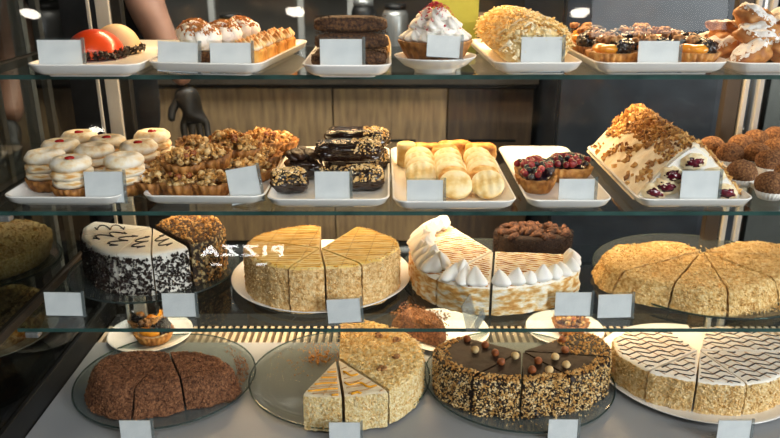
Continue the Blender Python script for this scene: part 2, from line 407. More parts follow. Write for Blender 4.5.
T1=Z1+.004; T2=Z2+.004
card(59,60,T1,'price card in front of the red dome, smudged with orange at its left side',w=.066,h=.036,tilt=.1,Y=1.053,top=40)
card(176,61,T1,'price card leaning in front of the cream-topped rounds',w=.062,h=.034,rz=-.05,roll=.05,Y=1.066,top=42)
card(230,62,T1,'price card in front of the square toasted cream tarts',w=.062,h=.034,rz=0,Y=1.06,top=43)
card(341,62,T1,'price card in front of the stacked chocolate logs',w=.063,h=.037,tilt=.05,Y=1.046,top=39)
card(443,59,T1+.022,'price card tucked against the whipped cream tart with red sprinkles',w=.050,h=.039,roll=.06,tilt=.25,Y=1.056,top=36)
card(542,63,T1,'price card in front of the flaky crumb-coated roll',w=.062,h=.042,tilt=.1,Y=1.066,top=37)
card(659,62,T1,'price card between the prune and apricot tarts',w=.062,h=.035,tilt=.1,Y=1.068,top=41)
card(103,193,T2+.002,'price card in front of the jam-dotted cream rings',w=.064,h=.038,tilt=.12,Y=1.089,top=172)
card(246,195,T2,'crooked price card leaning on the pile of nut tarts',w=.052,h=.042,roll=-.18,tilt=.25,Y=1.092,top=169)
card(332,199,T2,'price card in front of the chocolate glazed pastries',w=.057,h=.042,tilt=.12,Y=1.078,top=172)
card(425,202,T2,'price card in front of the pale cookies',w=.059,h=.036,tilt=.1,Y=1.069,top=180)
card(577,200,T2,'price card in front of the right-hand berry tart',w=.058,h=.035,tilt=.1,Y=1.074,top=179)
card(701,195,T2,'price card standing in front of the cherry roll pyramid',w=.062,h=.039,tilt=.1,Y=1.078,top=171)
card(65,316,Z3,'price card left of the black and white cake, first on the lowest glass shelf',w=.062,h=.043,tilt=.05,roll=.02)
card(180,317,Z3,'price card in front of the black and white cake',w=.055,h=.043,tilt=.05)
card(345,323,Z3,'price card in front of the honey cake with the scored yellow top',w=.055,h=.043,tilt=.05,roll=-.06)
card(572,316,Z3,'price card right of the meringue pie, the left of a close pair',w=.060,h=.043,tilt=.05)
card(614,318,Z3,'price card at the left of the big crumb cake, the right of a close pair',w=.056,h=.043,tilt=.05,roll=-.03)
card(137,441,Z4,'price card in front of the cocoa crumb cake',w=.053,h=.040,tilt=.05)
card(345,443,Z4,'price card in front of the wedge cake with syrup lines',w=.053,h=.040,tilt=.05)
card(562,441,Z4,'price card in front of the hazelnut chocolate cake',w=.050,h=.042,tilt=.05)
card(732,443,Z4,'price card in front of the white cake with chocolate zigzags',w=.056,h=.044,tilt=.05)
# empty acrylic holder seen edge-on
p=at(472,325,Z3); r=thing('card_holder','empty clear card holder turned sideways in front of the meringue pie','card holder',p,1.25)
mb=MB(); box(mb,(-.028,-.001,.001),(.030,.001,.046)); mb.build('back',M_acryl2,r,smooth=False)
mb=MB(); box(mb,(-.026,-.014,0),(.028,-.0015,.001)); box(mb,(-.026,-.016,0),(.028,-.014,.016)); mb.build('lip',M_acryl2,r,smooth=False)
r.rotation_euler=(-.25,0,1.2)

# ------------------------------------------------------------------ cakes cut in slices
def cakefn(cpx,zt,outline,cz=None):
    c=at(cpx[0],cpx[1],zt); pts=[]
    for p in outline:
        q=at(p[0],p[1],zt)-c; pts.append((math.atan2(q.y,q.x),q.to_2d().length))
    # unwrap counter-clockwise
    out=[pts[0]]
    for a,r in pts[1:]:
        while a<out[-1][0]-.05: a+=2*PI
        out.append((a,r))
    def R(t):
        if t<=out[0][0]: return out[0][1]
        for (a0,r0),(a1,r1) in zip(out,out[1:]):
            if a0<=t<=a1:
                u=(t-a0)/max(a1-a0,1e-6); u=u*u*(3-2*u) if abs(a1-a0)<.5 else u
                return r0+(r1-r0)*u
        return out[-1][1]
    return c,R,[a for a,_ in out]
def nz(p,f,s=0): return noise.noise(Vector((p[0]*f+s,p[1]*f,p[2]*f)))
class Slice:
    def __init__(S_,name,label,group,c,R,t0,t1,z0,zt,cat='cake slice',taper=0,sep=.0012,shift=.002,mat_in=None):
        S_.c=c; S_.R=R; S_.z0=z0; S_.h=zt-z0
        tm=(t0+t1)/2; half=(t1-t0)/2
        S_.t0,S_.t1=t0,t1; S_.taper=taper; S_.sep=sep
        off=shift+sep/max(math.sin(min(half,PI/2)),.2)
        S_.off=(math.cos(tm)*off,math.sin(tm)*off)
        S_.root=thing(name,label,cat,(c.x+S_.off[0],c.y+S_.off[1],z0),0,group)
        # inner body
        n=max(6,int((t1-t0)/.09)); ol=[(0,0)]
        rr=lambda t:max(.01,R(t)-off-.004)
        prof=[(1,0),(1,S_.h-.006)]
        rings=[]
        for k,z in ((1+taper,0),(1,S_.h-.005)):
            ring=[(0,0,z)]+[(rr(t0+(t1-t0)*i/n)*k*math.cos(t0+(t1-t0)*i/n),rr(t0+(t1-t0)*i/n)*k*math.sin(t0+(t1-t0)*i/n),z) for i in range(n+1)]
            rings.append(ring)
        S_.off_r=off
        o=loft(MB(),rings).build('sponge',mat_in,S_.root,smooth=False)
    def surf(S_,u,v,part):
        """part top: v 0..1 apex->rim ; wall: v 0..1 top->bottom"""
        t=S_.t0+(S_.t1-S_.t0)*u; Rr=max(.012,S_.R(t)-S_.off_r)
        rd=.006
        if part=='top': r=v*(Rr-rd*.2); z=S_.h-(rd*.8*max(0,(r-(Rr-rd*1.6))/(rd*1.6))**2 if v>0 else 0)
        else: z=(S_.h-rd*.5)*(1-v); r=Rr*(1+S_.taper*v)+(.0 if v>.08 else -.0015*(1-v/.08))
        return Vector((r*math.cos(t),r*math.sin(t),z)),t
    def skin(S_,part,name,m,amp=.001,freq=150,vmax=1,thick=.004,res=.004):
        nu=max(5,int((S_.t1-S_.t0)*.13/res)); nv=max(4,int((.13 if part=='top' else S_.h)/res*vmax))
        sd=U(0,100); g=[]
        for j in range(nv+1):
            for i in range(nu+1):
                p,t=S_.surf(i/nu,vmax*j/nv,part)
                w=nz((p.x,p.y,p.z),freq,sd)+.5*nz((p.x,p.y,p.z),freq*2.2,sd)
                if part=='top': q=Vector((p.x,p.y,p.z+w*amp))
                else: q=Vector((p.x+math.cos(t)*w*amp,p.y+math.sin(t)*w*amp,p.z))
                g.append(q)
        n=nu+1; tot=len(g); f=[]
        for j in range(nv):
            for i in range(nu):
                a=j*n+i; f.append((a,a+n,a+n+1,a+1))
        # inner side for thickness
        gi=[]
        for j in range(nv+1):
            for i in range(nu+1):
                q=g[j*n+i]; t=S_.t0+(S_.t1-S_.t0)*i/nu
                if part=='top': gi.append(Vector((q.x,q.y,S_.h-thick)))
                else: gi.append(Vector((q.x-math.cos(t)*thick,q.y-math.sin(t)*thick,q.z)))
        f+= [tuple(x+tot for x in reversed(q)) for q in f]
        edge=[i for i in range(nu)]
        for i in range(nu):
            f.append((i,i+1,i+1+tot,i+tot)); b=nv*n+i; f.append((b+1,b,b+tot,b+1+tot))
        for j in range(nv):
            a=j*n; f.append((a+n,a,a+tot,a+n+tot)); a=j*n+nu; f.append((a,a+n,a+n+tot,a+tot))
        mb=MB(); mb.add(g+gi,f); return fix(mb.build(name,m,S_.root),60)
    def chips(S_,part,name,m,n,size,flat=1,el=1,vr=(0,1),out=0,dens=None):
        mb=MB()
        for _ in range(n):
            for k in range(8):
                u=U(.01,.99); v=U(*vr)
                if part=='top': v=math.sqrt(U(vr[0]**2,vr[1]**2))
                p,t=S_.surf(u,v,part)
                if dens is None or U(0,1)<dens(u,v,p): break
            s=size*U(.5,1.25)
            o=s*.35+out
            if part=='top': p.z+=o
            else: p.x+=math.cos(t)*o; p.y+=math.sin(t)*o; p.z=max(p.z,s*.5)
            chip(mb,p,s,flat,el)
        return mb.build(name,m,S_.root,smooth=False)
    def inside(S_,x,y,m=.004):
        r=math.hypot(x,y)
        if r<m*2: return False
        t=math.atan2(y,x)
        while t<S_.t0: t+=2*PI
        if t>S_.t1: return False
        e=min(math.sin(min(t-S_.t0,PI/2))*r,math.sin(min(S_.t1-t,PI/2))*r)
        return e>m*.4 and r<S_.R(t)-S_.off_r-m
    def lines(S_,name,m,fn_list,r=.0011,dz=.0006,mm=.004):
        """fn_list: list of world-xy polylines (relative to the cake centre) clipped to this slice"""
        mb=MB(); any_=False
        for pl in fn_list:
            run=[]
            for x,y in pl+[(9,9)]:
                X,Y=x-S_.off[0],y-S_.off[1]
                if S_.inside(X,Y,mm): run.append((X,Y,S_.h+dz))
                else:
                    if len(run)>2: tube(mb,run,r,5); any_=True
                    run=[]
        if any_: return mb.build(name,m,S_.root)
def par_lines(ang,step,half=.2,ds=.004,wig=0,wl=.02,ox=0):
    out=[]; n=int(half*2/step); ca,sa=math.cos(ang),math.sin(ang)
    for i in range(n+1):
        o=-half+i*step+ox; pl=[]
        s=-half
        while s<half:
            k=o+wig*math.sin(s/wl*2*PI+i*.7)
            pl.append((s*ca-k*sa,s*sa+k*ca)); s+=ds
        out.append(pl)
    return out
def ang(c,px,zt):
    q=at(px[0],px[1],zt)-c; return math.atan2(q.y,q.x)
def cuts(c,zt,seams,A):
    out=[]
    last=A[0]-.01
    for s in seams:
        a=ang(c,s,zt)
        while a<last-.03: a+=2*PI
        out.append(a); last=a
    return out

# ---- cake A: white icing with chocolate chips, on glass plate
plate(-.452,1.325,.158,Z3,'large glass plate under the black and white cake',True,h=.010)
zt=1.0; z0=Z3+.006
cA,RA,AA=cakefn((152,227),zt,[(92,221),(84,226),(81,233),(88,243),(115,254),(150,254),(170,251),(189,247),(213,240),(223,230),(219,220),(205,215),(188,214),(172,218)])
sA=cuts(cA,zt,[(92,221),(82,235),(90,245),(115,254),(151,254),(189,247),(172,218)],AA)
labA=['furthest back slice of the black and white cake, at its left','second slice from the back of the black and white cake, far left','third slice of the black and white cake, at its front left','broad front slice of the black and white cake left of the central cut','front slice of the black and white cake right of the central cut']
for i in range(5):
    s=Slice('cake_slice',labA[i],'slices of the black and white cake',cA,RA,sA[i],sA[i+1],z0,zt,sep=.0008,shift=.001 if i<4 else .005,mat_in=L_white)
    s.skin('top','icing',M_icing,.0004,60); s.skin('wall','side_icing',mat('white_side_icing',['#ece6da','#f7f3ea'],rough=.6,scale=60),.001,120)
    s.chips('wall','chocolate_chips',M_chip,int(800*(sA[i+1]-sA[i])),.0040,flat=.3,vr=(.05,1))
    # squiggle per slice
    tm=(s.t0+s.t1)/2; pl=[]
    for k in range(60):
        q=k/59; r=.045+.062*q; side=.012*math.sin(q*PI*5)
        rr=r+.006*math.cos(q*PI*5+1); pl.append((rr*math.cos(tm)-side*math.sin(tm)+s.off[0],rr*math.sin(tm)+side*math.cos(tm)+s.off[1]))
    s.lines('chocolate_squiggle',M_line,[pl],.0013,mm=.002)
    for k in (0,1):
        o=blob(MB(),((.052+.045*k)*math.cos(tm+.1*(1-2*k)),(.052+.045*k)*math.sin(tm+.1*(1-2*k)),s.h+.001),(.0028,.0028,.001),2).build('chocolate_dot',M_line,s.root)
s=Slice('cake_slice','wedge coated all over in chocolate and orange nut crumbs beside the black and white cake','',cA,RA,sA[5],sA[6],z0,zt+.004,shift=.005,mat_in=L_choc)
s.skin('top','top_coating',M_choccrumb,.003,110); s.skin('wall','side_coating',mat('speckled_nut_coating',['#2a1b10','#4a3520','#b09a6a','#d8c998'],rough=.7,scale=130,pos=[.4,.5,.58,.7]),.002,120)
s.chips('top','nut_crumbs',M_nut,420,.0032); s.chips('wall','nut_crumbs',M_nut,420,.0026)
s.chips('wall','chocolate_chips',M_chip,300,.0024)

# ---- cake B: honey cake, scored yellow glaze, white plate
plate(-.128,1.290,.168,Z3,'large white plate under the honey cake with the scored yellow top',False,h=.014)
zt=1.005; z0=Z3+.007
cB,RB,AB=cakefn((320,248),zt,[(322,225),(309,224),(279,228),(253,236),(244,245),(250,257),(267,264),(287,268),(324,267),(362,264),(386,257),(400,245),(395,237),(380,231),(358,225)])
sB=cuts(cB,zt,[(322,225),(249,239),(288,268),(325,267),(362,264),(358,225)],AB)
labB=['back left slice of the scored honey cake','left slice of the scored honey cake with the long curved side','narrow front slice of the scored honey cake, left of the centre cut','front slice of the scored honey cake behind the price card','broad right slice of the scored honey cake']
for i in range(5):
    s=Slice('cake_slice',labB[i],'slices of the scored honey cake',cB,RB,sB[i],sB[i+1],z0,zt,sep=.001,shift=.002,mat_in=L_honey)
    s.skin('top','glaze',M_honeytop,.0005,60); s.skin('wall','crumb_coating',M_honey,.0022,170)
    s.chips('wall','crumbs',M_nutpale,int(420*(sB[i+1]-sB[i])),.0017,vr=(0,1))
    s.chips('top','rim_crumbs',M_nutpale,int(50*(sB[i+1]-sB[i])),.0016,vr=(.95,1))
    s.lines('scored_lines',M_linebrown,par_lines(.15,.031)+par_lines(1.45,.037),.0005,dz=.0)
    s.lines('syrup_lines',M_lineyel,par_lines(.02,.0085,wig=.0006),.0012,dz=-.0006)

# ---- cake C: toasted meringue pie, on glass plate
plate(.185,1.315,.165,Z3,'large glass plate under the toasted meringue pie',True,h=.008)
zt=.972; z0=Z3+.006
cC,RC,AC=cakefn((494,251),zt,[(446,222),(425,228),(413,240),(411,256),(420,270),(437,279),(465,286),(491,288),(530,285),(562,279),(580,270),(580,260),(568,254)])
sC=cuts(cC,zt,[(446,222),(436,279),(491,288),(568,254)],AC)
labC=['left slice of the toasted meringue pie ringed with tall piped cream','front middle slice of the toasted meringue pie','right slice of the toasted meringue pie with pointed meringue peaks']
M_side=mat('toasted_side',['#f8f0de','#f0d6a2','#d9a356','#bd8038'],rough=.6,scale=60,pos=[.36,.47,.58,.72],bump=.002,bscale=120,stretch=(1,1,2.5))
for i in range(3):
    s=Slice('pie_slice',labC[i],'slices of the toasted meringue pie',cC,RC,sC[i],sC[i+1],z0,zt,cat='pie slice',sep=.0012,shift=.002,mat_in=L_white)
    s.skin('top','meringue_top',M_icing,.001,60); s.skin('wall','toasted_side',M_side,.003,70)
    s.lines('toasted_stripes',M_toastrich,par_lines(-.35,.009,wig=.0012),.0022,dz=-.0006)
    a=s.t0+.10; k=0
    while a<s.t1-.06:
        r=s.R(a)-s.off_r-.014
        mb=MB(); H=U(.026,.036) if i<2 else U(.024,.034)
        if True: swirl(mb,(0,0,0),.0178 if i==2 else .0195,H,n=3,tw=.5,amp=.10 if i==2 else .2,lean=(U(-.008,.008) if i==2 else -.014*math.cos(a)+U(-.008,.008),U(-.004,.008) if i==2 else -.012*math.sin(a)+U(-.006,.010)),lv=14,seg=30)
        else:
            blob(mb,(0,0,.012),(.0175,.013,.014),3,.25,1.3,seed=k+i*9,rot=Euler((U(-.4,.4),U(-.3,.3),a)))
            blob(mb,(math.cos(a+1.4)*.006,math.sin(a+1.4)*.006,.022),(.010,.008,.012),3,.3,1.5,seed=k+i*11)
        o=mb.build('meringue_peak',M_cream if k%3 else M_cream,s.root); o.location=(r*math.cos(a),r*math.sin(a),s.h-.003)
        if i<2 and a<sC[1]+.25:
            mb=MB(); swirl(mb,(0,0,.004),.016,.030,n=3,tw=.6,amp=.2,lean=(U(-.010,.010),U(-.006,.008)),lv=14,seg=30)
            r2=r-.018; o=mb.build('meringue_peak',M_cream,s.root); o.location=(r2*math.cos(a+.08),r2*math.sin(a+.08),s.h-.001)
        a+=.0245/r; k+=1

# ---- chocolate cake piece behind the meringue pie
p=at(536,246,.925)
zt=.975
plate(p.x+.005,1.425,.075,Z3,'small glass plate behind the meringue pie under dark chocolate cake',True,h=.006) if False else None
r=thing('chocolate_cake','dark chocolate cake piece with ruffled cocoa top behind the meringue pie','cake',(.290,1.412,Z3+.001),0)
mb=MB(); n=26; rings=[]
def ccake(zk,k): return [( .078*k*math.cos(t)*(1+.04*math.sin(7*t)), .045*k*math.sin(t)*(1+.04*math.cos(5*t)),zk) for t in [2*PI*i/n for i in range(n)]]
loft(mb,[ccake(0,1),ccake(.02,1.02),ccake(.045,1),ccake(.05,.95)]); mb.build('sponge',M_darkcake,r)
mb=MB()
for i in range(46):
    t=U(0,2*PI); q=math.sqrt(U(0,1)); blob(mb,(.072*q*math.cos(t),.04*q*math.sin(t),.050+.010*(1-q)),(U(.008,.016),U(.004,.007),U(.006,.010)),2,.4,1.5,seed=i,rot=Euler((U(-.5,.5),U(-.5,.5),U(0,3))))
mb.build('cocoa_ruffles',mat('dark_cocoa_ruffle',['#2a150b','#4a2a19','#63402a'],rough=.8,scale=120,bump=.002,bscale=250),r)
mb=MB(); 
for i in range(500):
    t=U(0,2*PI); chip(mb,(.079*math.cos(t),.046*math.sin(t),U(.002,.05)),.002)
mb.build('crumbs',M_darkcake,r,smooth=False)

# ---- cake D: big crumb cake, glass plate
pl=at(690,272,Z3+.008)
plate(.590,1.305,.198,Z3,'extra large glass plate under the golden crumb cake at the right',True,h=.010)
zt=.962; z0=Z3+.006
cD,RD,AD=cakefn((702,251),zt,[(680,242),(640,243),(613,246),(604,255),(612,267),(638,277),(674,284),(700,289),(728,290),(755,286),(776,279),(796,268),(803,256),(790,246),(765,241),(738,241)])
sD=cuts(cD,zt,[(680,242),(620,272),(674,284),(728,290),(775,279),(803,256),(738,241)],AD)
labD=['large left part of the golden crumb cake','narrow slice of the golden crumb cake left of the loose front wedge','loose wedge at the front middle of the golden crumb cake','slice of the golden crumb cake right of the loose front wedge','right edge slice of the golden crumb cake','back right slice of the golden crumb cake']
M_gold=mat('golden_crumb',['#c99a54','#e5bf7c','#f6dba2'],rough=.9,scale=180,bump=.003,bscale=300)
M_goldc=mat('golden_crumbs_loose',['#cf9f58','#ebc684','#f8dfa8'],rough=.9,scale=90)
for i in range(6):
    s=Slice('cake_slice',labD[i],'slices of the golden crumb cake',cD,RD,sD[i],sD[i+1],z0,zt,taper=.10,sep=.0016,shift=.003 if i!=2 else -.0005,mat_in=layered('gold_layers%d'%i,[(0,'#c99a55'),(.25,'#ead09a'),(.4,'#c99a55'),(.6,'#ead09a'),(.75,'#c99a55')],.045))
    s.skin('top','crumb_top',M_gold,.0035,80); s.skin('wall','crumb_side',M_gold,.004,80)
    s.chips('top','crumbs',M_goldc,int(900*(sD[i+1]-sD[i])),.0019); s.chips('wall','crumbs',M_goldc,int(420*(sD[i+1]-sD[i])),.0021)
mb=MB()
for i in range(1500):
    t=U(-PI,0) if i<1150 else U(PI*.35,PI*.7); r=U(.155,.178) if i<1150 else U(.03,.14)
    chip(mb,(r*math.cos(t),r*math.sin(t),U(.004,.009)*1.0),U(.0012,.0028))
o=mb.build('loose_crumbs',M_goldc,smooth=False); o.location=(.590,1.305,Z3+.003); setp(o,'golden crumbs scattered around the crumb cake on its glass plate','crumbs',kind='stuff')

# ---- cake E: cocoa crumb cake
plate(-.437,1.272,.172,Z4,'large glass plate under the cocoa crumb cake on the deck',True,h=.010)
zt=.765; z0=Z4+.006
cE,RE,AE=cakefn((169,352),zt,[(139,350),(117,353),(100,359),(93,369),(98,380),(112,386),(134,388),(158,385),(181,380),(205,376),(224,372),(231,366),(222,359),(205,353),(189,351)])
sE=cuts(cE,zt,[(139,350),(93,369),(134,388),(181,380),(189,351)],AE)
labE=['back left slice of the cocoa crumb cake','front left slice of the cocoa crumb cake','middle front slice of the cocoa crumb cake','right slice of the cocoa crumb cake']
M_cocoac=mat('cocoa_crumbs_loose',['#5a3622','#845638','#a3714d'],rough=.9,scale=90)
for i in range(4):
    s=Slice('cake_slice',labE[i],'slices of the cocoa crumb cake',cE,RE,sE[i],sE[i+1],z0,zt,taper=.16,sep=.0016,shift=.001,mat_in=L_dark)
    s.skin('top','cocoa_top',M_cocoa,.0035,75); s.skin('wall','cocoa_side',M_cocoa,.004,75)
    s.chips('top','crumbs',M_cocoac,int(600*(sE[i+1]-sE[i])),.0019); s.chips('wall','crumbs',M_cocoac,int(700*(sE[i+1]-sE[i])),.0021)
mb=MB()
for i in range(420):
    t=random.gauss(.15,.35); r=U(.135,.158); chip(mb,(r*math.cos(t),r*math.sin(t),U(.006,.010)),U(.001,.0022))
o=mb.build('loose_crumbs',M_cocoac,smooth=False); o.location=(-.437,1.272,Z4+.001); setp(o,'cocoa crumbs scattered beside the cocoa cake on its glass plate','crumbs',kind='stuff')

# ---- cake F: wedge cake with syrup lines
plate(-.098,1.275,.176,Z4,'large half empty glass plate under the wedge cake with syrup lines',True,h=.012)
zt=.782; z0=Z4+.006
cF,RF,AF=cakefn((337,358),zt,[(301,394),(321,396),(345,396),(368,394),(389,391),(406,382),(419,370),(424,357),(418,343),(402,331),(381,324),(358,319),(339,318)])
sF=cuts(cF,zt,[(301,394),(343.5,396),(389,391),(339,318)],AF)
labF=['front left wedge with orange syrup lines on the half empty glass plate','slice with wavy syrup and walnut behind the cut in the wedge cake','large shredded crumb part of the wedge cake topped with walnuts']
for i in range(3):
    s=Slice('cake_slice',labF[i],'slices of the wedge cake',cF,RF,sF[i],sF[i+1],z0,zt,sep=.0014,shift=.003 if i else .007,mat_in=L_honey)
    s.skin('wall','crumb_coating',M_pale,.0025,120,)
    s.chips('wall','crumbs',M_nutpale,int(520*(sF[i+1]-sF[i])),.0019)
    if i==0:
        s.skin('top','cream_top',M_icingtan,.0005,60)
        s.lines('syrup_lines',M_lineyel,par_lines(.12,.019,wig=.0012,wl=.06),.0022); s.lines('caramel_lines',M_linebrown,par_lines(.12,.019,ox=.0095,wig=.001,wl=.07)+par_lines(1.2,.034),.0008)
    elif i==1:
        s.skin('top','cream_top',M_icingtan,.0008,60)
        s.lines('syrup_lines',M_lineyel,par_lines(-.2,.03,wig=.005,wl=.035),.0024); s.lines('caramel_lines',M_linebrown,par_lines(.45,.016,wig=.002,wl=.05),.0008)
    else:
        s.skin('top','shredded_top',M_napol,.004,70)
        mb=MB()
        for _ in range(1500):
            p,t=s.surf(U(.01,.99),math.sqrt(U(.02,1)),'top'); a=U(0,PI); l=U(.004,.009)
            tube(mb,[(p.x-l*math.cos(a),p.y-l*math.sin(a),p.z+.0015),(p.x,p.y,p.z+U(.002,.005)),(p.x+l*math.cos(a),p.y+l*math.sin(a),p.z+.001)],U(.0006,.0012),4)
        mb.build('crumb_shreds',M_napol,s.root,smooth=False,kind='stuff')
        for qx,qy in ((398,343),(397,360),(381,338),(383,371)):
            q=at(qx,qy,zt)-cF; mb=MB()
            for k in range(6): blob(mb,(U(-.007,.007),U(-.004,.004),U(.003,.006)),(.006,.004,.004),2,.5,2,seed=k+qx,rot=Euler((0,0,U(0,3))))
            o=mb.build('walnut',M_walnut,s.root); o.location=(q.x-s.off[0],q.y-s.off[1],s.h+.002)
mb=MB()
for i in range(260):
    a=random.choice([0,1,2]); q=Vector((-.13+U(-.05,.03),1.36+U(-.03,.05),0)) if a else Vector((-.20+U(-.05,.05),1.33+U(-.06,.06),0))
    chip(mb,(q.x,q.y,Z4+.0075),U(.0008,.002))
for i in range(40): chip(mb,(-.145+random.gauss(0,.012),1.345+random.gauss(0,.012),Z4+.009),U(.002,.005))
o=mb.build('loose_crumbs',mat('orange_crumbs',['#b3702c','#e3ad58'],rough=.8,scale=60),smooth=False); setp(o,'orange crumbs left on the empty half of the glass plate','crumbs',kind='stuff')

# ---- cake G: hazelnut chocolate cake
plate(.250,1.27,.183,Z4,'large glass plate under the hazelnut chocolate cake',True,h=.012)
zt=.788; z0=Z4+.007
cG,RG,AG=cakefn((522,351),zt,[(462,336),(447,339),(434,349),(439,362),(455,371),(473,377),(498,380),(522,381),(548,379),(571,377),(595,369),(611,357),(608,343),(597,334),(578,332)])
sG=cuts(cG,zt,[(462,336),(473,377),(522,381),(571,377),(611,357),(578,332)],AG)
labG=['left slice of the hazelnut chocolate cake','front left slice of the hazelnut chocolate cake','front right slice of the hazelnut chocolate cake, behind the price card','right slice of the hazelnut chocolate cake','back right slice of the hazelnut chocolate cake heaped with nuts']
hz=[(467,341,0),(485,347,0),(495,355,0),(475,352,1),(515,358,1),(501,364,0),(538,363,0),(555,359,1),(532,372,0),(562,342,0),(565,352,0),(566,367,1),(586,356,0),(549,372,1)]
for i in range(5):
    s=Slice('cake_slice',labG[i],'slices of the hazelnut chocolate cake',cG,RG,sG[i],sG[i+1],z0,zt,sep=.0012,shift=.002,mat_in=L_choc)
    s.skin('top','chocolate_glaze',M_chocmat,.0008,50); s.skin('wall','side_coating',mat('dark_nutty_side',['#1f130c','#38241a','#8d7a58'],rough=.6,scale=110,pos=[.42,.55,.68]),.003,90)
    w=sG[i+1]-sG[i]
    s.chips('wall','nut_crumbs',M_nutpale,int(700*w),.0026,vr=(0,1)); s.chips('wall','brown_nut_crumbs',M_nut,int(420*w),.0024)
    s.chips('wall','chocolate_crumbs',M_chip,int(300*w),.0028)
    s.chips('top','nut_crumbs',M_nut,int((190 if i<4 else 420)*w),.0030,vr=(.84,1) if i<4 else (.45,1))
    for hx,hy,pl_ in hz:
        q=at(hx,hy,zt)-cG; X,Y=q.x-s.off[0],q.y-s.off[1]
        if s.inside(X,Y,.003):
            o=blob(MB(),(0,0,.005),(.0075,.0070,.0072),3,.12,1.2,seed=hx).build('hazelnut',M_hazelpale if pl_ else M_hazel,s.root); o.location=(X,Y,s.h)
mb=MB()
for i in range(160):
    t=U(PI*1.02,PI*1.98); r=U(.135,.165); chip(mb,(r*math.cos(t),r*math.sin(t)*1.0,.0085),U(.001,.0025))
o=mb.build('loose_crumbs',M_nutpale,smooth=False); o.location=(.250,1.27,Z4+.001); setp(o,'nut crumbs scattered in front of the hazelnut chocolate cake','crumbs',kind='stuff')

# ---- cake H: white cake with chocolate zigzags
plate(.605,1.300,.190,Z4,'large white plate under the cake with chocolate zigzags',False,h=.012)
zt=.777; z0=Z4+.007
cH,RH,AH=cakefn((699,350),zt,[(667,328),(650,328),(625,331),(613,341),(618,354),(632,363),(648,371),(672,377),(696,381),(722,384),(748,384),(780,377),(802,364),(806,350),(790,338),(762,330),(735,326),(704,326)])
sH=cuts(cH,zt,[(667,328),(648,371),(697,381),(747.5,384),(806,352),(704,326)],AH)
labH=['left slice of the white cake with chocolate zigzags','front slice of the zigzag cake left of the central cut','front slice of the zigzag cake right of the central cut','right front slice of the zigzag cake running out of the picture','back right slice of the white cake with chocolate zigzags']
zig=[]
for i,o in enumerate([-.2+.017*k for k in range(24)]):
    pl=[]; s_=-.2
    while s_<.2:
        ph=(s_/.040)%1.0; tri=(abs(ph-.5)*2-.5); k=o+.010*tri
        a=.12; pl.append((s_*math.cos(a)-k*math.sin(a),s_*math.sin(a)+k*math.cos(a))); s_+=.0025
    zig.append(pl)
brn=[]
for pl in par_lines(-.95,.024,ds=.003): brn.append(pl)
for i in range(5):
    s=Slice('cake_slice',labH[i],'slices of the zigzag cake',cH,RH,sH[i],sH[i+1],z0,zt,sep=.0012,shift=.002,mat_in=L_white)
    s.skin('top','icing',M_icing,.0004,50); s.skin('wall','crumb_coating',mat('tan_crumb_side',['#c8a060','#e8c88c','#f6e0b0'],rough=.85,scale=170,bump=.003,bscale=300),.003,110)
    w=sH[i+1]-sH[i]
    s.chips('wall','crumbs',M_nutpale,int(620*w),.0023)
    s.lines('chocolate_zigzags',M_line,zig,.0014,dz=.0002,mm=.006); s.lines('caramel_lines',M_linebrown,brn,.0007,dz=.0003)

# ------------------------------------------------------------------ small pastries
def shell_mesh(R=.034,r=.025,h=.022,n=22,amp=.004,fill=.7):
    prof=[(r*.6,0),(r,0),(r+(R-r)*.5,h*.5),(R,h),(R*.93,h*1.01),(R*.86,h*.85),(R*.8,h*fill)]
    return lathe(MB(),prof,seg=n*4,flute=amp,nfl=n,fl=[0,.6,1,1,.8,.2,0])
def nutcluster(mb,R,z,n,size,top=.02,seed=0):
    for k in range(n):
        t=U(0,2*PI); q=math.sqrt(U(0,1)); zz=z+top*(1-q*q)*U(.6,1.1)
        blob(mb,(R*q*math.cos(t),R*q*math.sin(t),zz),(size*U(.7,1.2),size*U(.5,.9),size*U(.5,.8)),2,.35,1.6,seed=k+seed,rot=Euler((U(-1,1),U(-1,1),U(0,3))))
    return mb
# -- jam-dotted cream rings (tarts), shelf 2 tray 1
def ring_pastry(jam,seed,name='cream_ring_tart'):
    r=thing(name,'','pastry')
    shell_mesh(.033,.026,.020,20,.0035).build('tart_shell',M_crustdark,r)
    mb=MB()
    for k,(zz,rr) in enumerate(((.026,.031),(.039,.0325))):
        prof=[(rr*.5,zz-.008),(rr*.92,zz-.006),(rr,zz-.001),(rr*.97,zz+.004),(rr*.8,zz+.008),(rr*.3,zz+.008)]
        lathe(mb,prof,seg=48,flute=.0012,nfl=9,jit=.0035,seed=seed+k*5)
    mb.build('whipped_cream',M_toast,r)
    R0=.031; prof=[(R0*.55,.046),(R0*.9,.047),(R0*1.03,.053),(R0*.98,.059),(R0*.78,.0645),(R0*.5,.0655),(R0*.28,.0625),(.001,.059)]
    lathe(MB(),prof,seg=48,jit=.002,seed=seed*3).build('pastry_ring',M_sugar,r)
    if jam: blob(MB(),(0,0,.0635),(.0075,.0065,.0035),3,.2,1.5,seed=seed).build('jam_dot',M_jam,r)
    return r
grp='cream rings with jam on the middle shelf'
pos=[(70,160,1,'cream ring with red jam at the front middle of its tray'),(123,157,0,'cream ring without jam behind the price card, front right of the tray'),(44,153,0,'cream ring without jam at the front left corner of the tray'),
     (94,147,0,'cream ring without jam in the centre of the tray'),(138,144,1,'white cream ring with jam second from the front on the right'),(60,143,1,'jam-dotted cream ring second from the front on the left'),
     (107,139,1,'jam-dotted cream ring at the back middle of the tray'),(152,133,1,'jam-dotted white cream ring at the back right corner of the tray'),(79,134,1,'jam-dotted cream ring at the back left of the tray')]
protoJ=ring_pastry(1,1); protoN=ring_pastry(0,5); usedJ=usedN=False
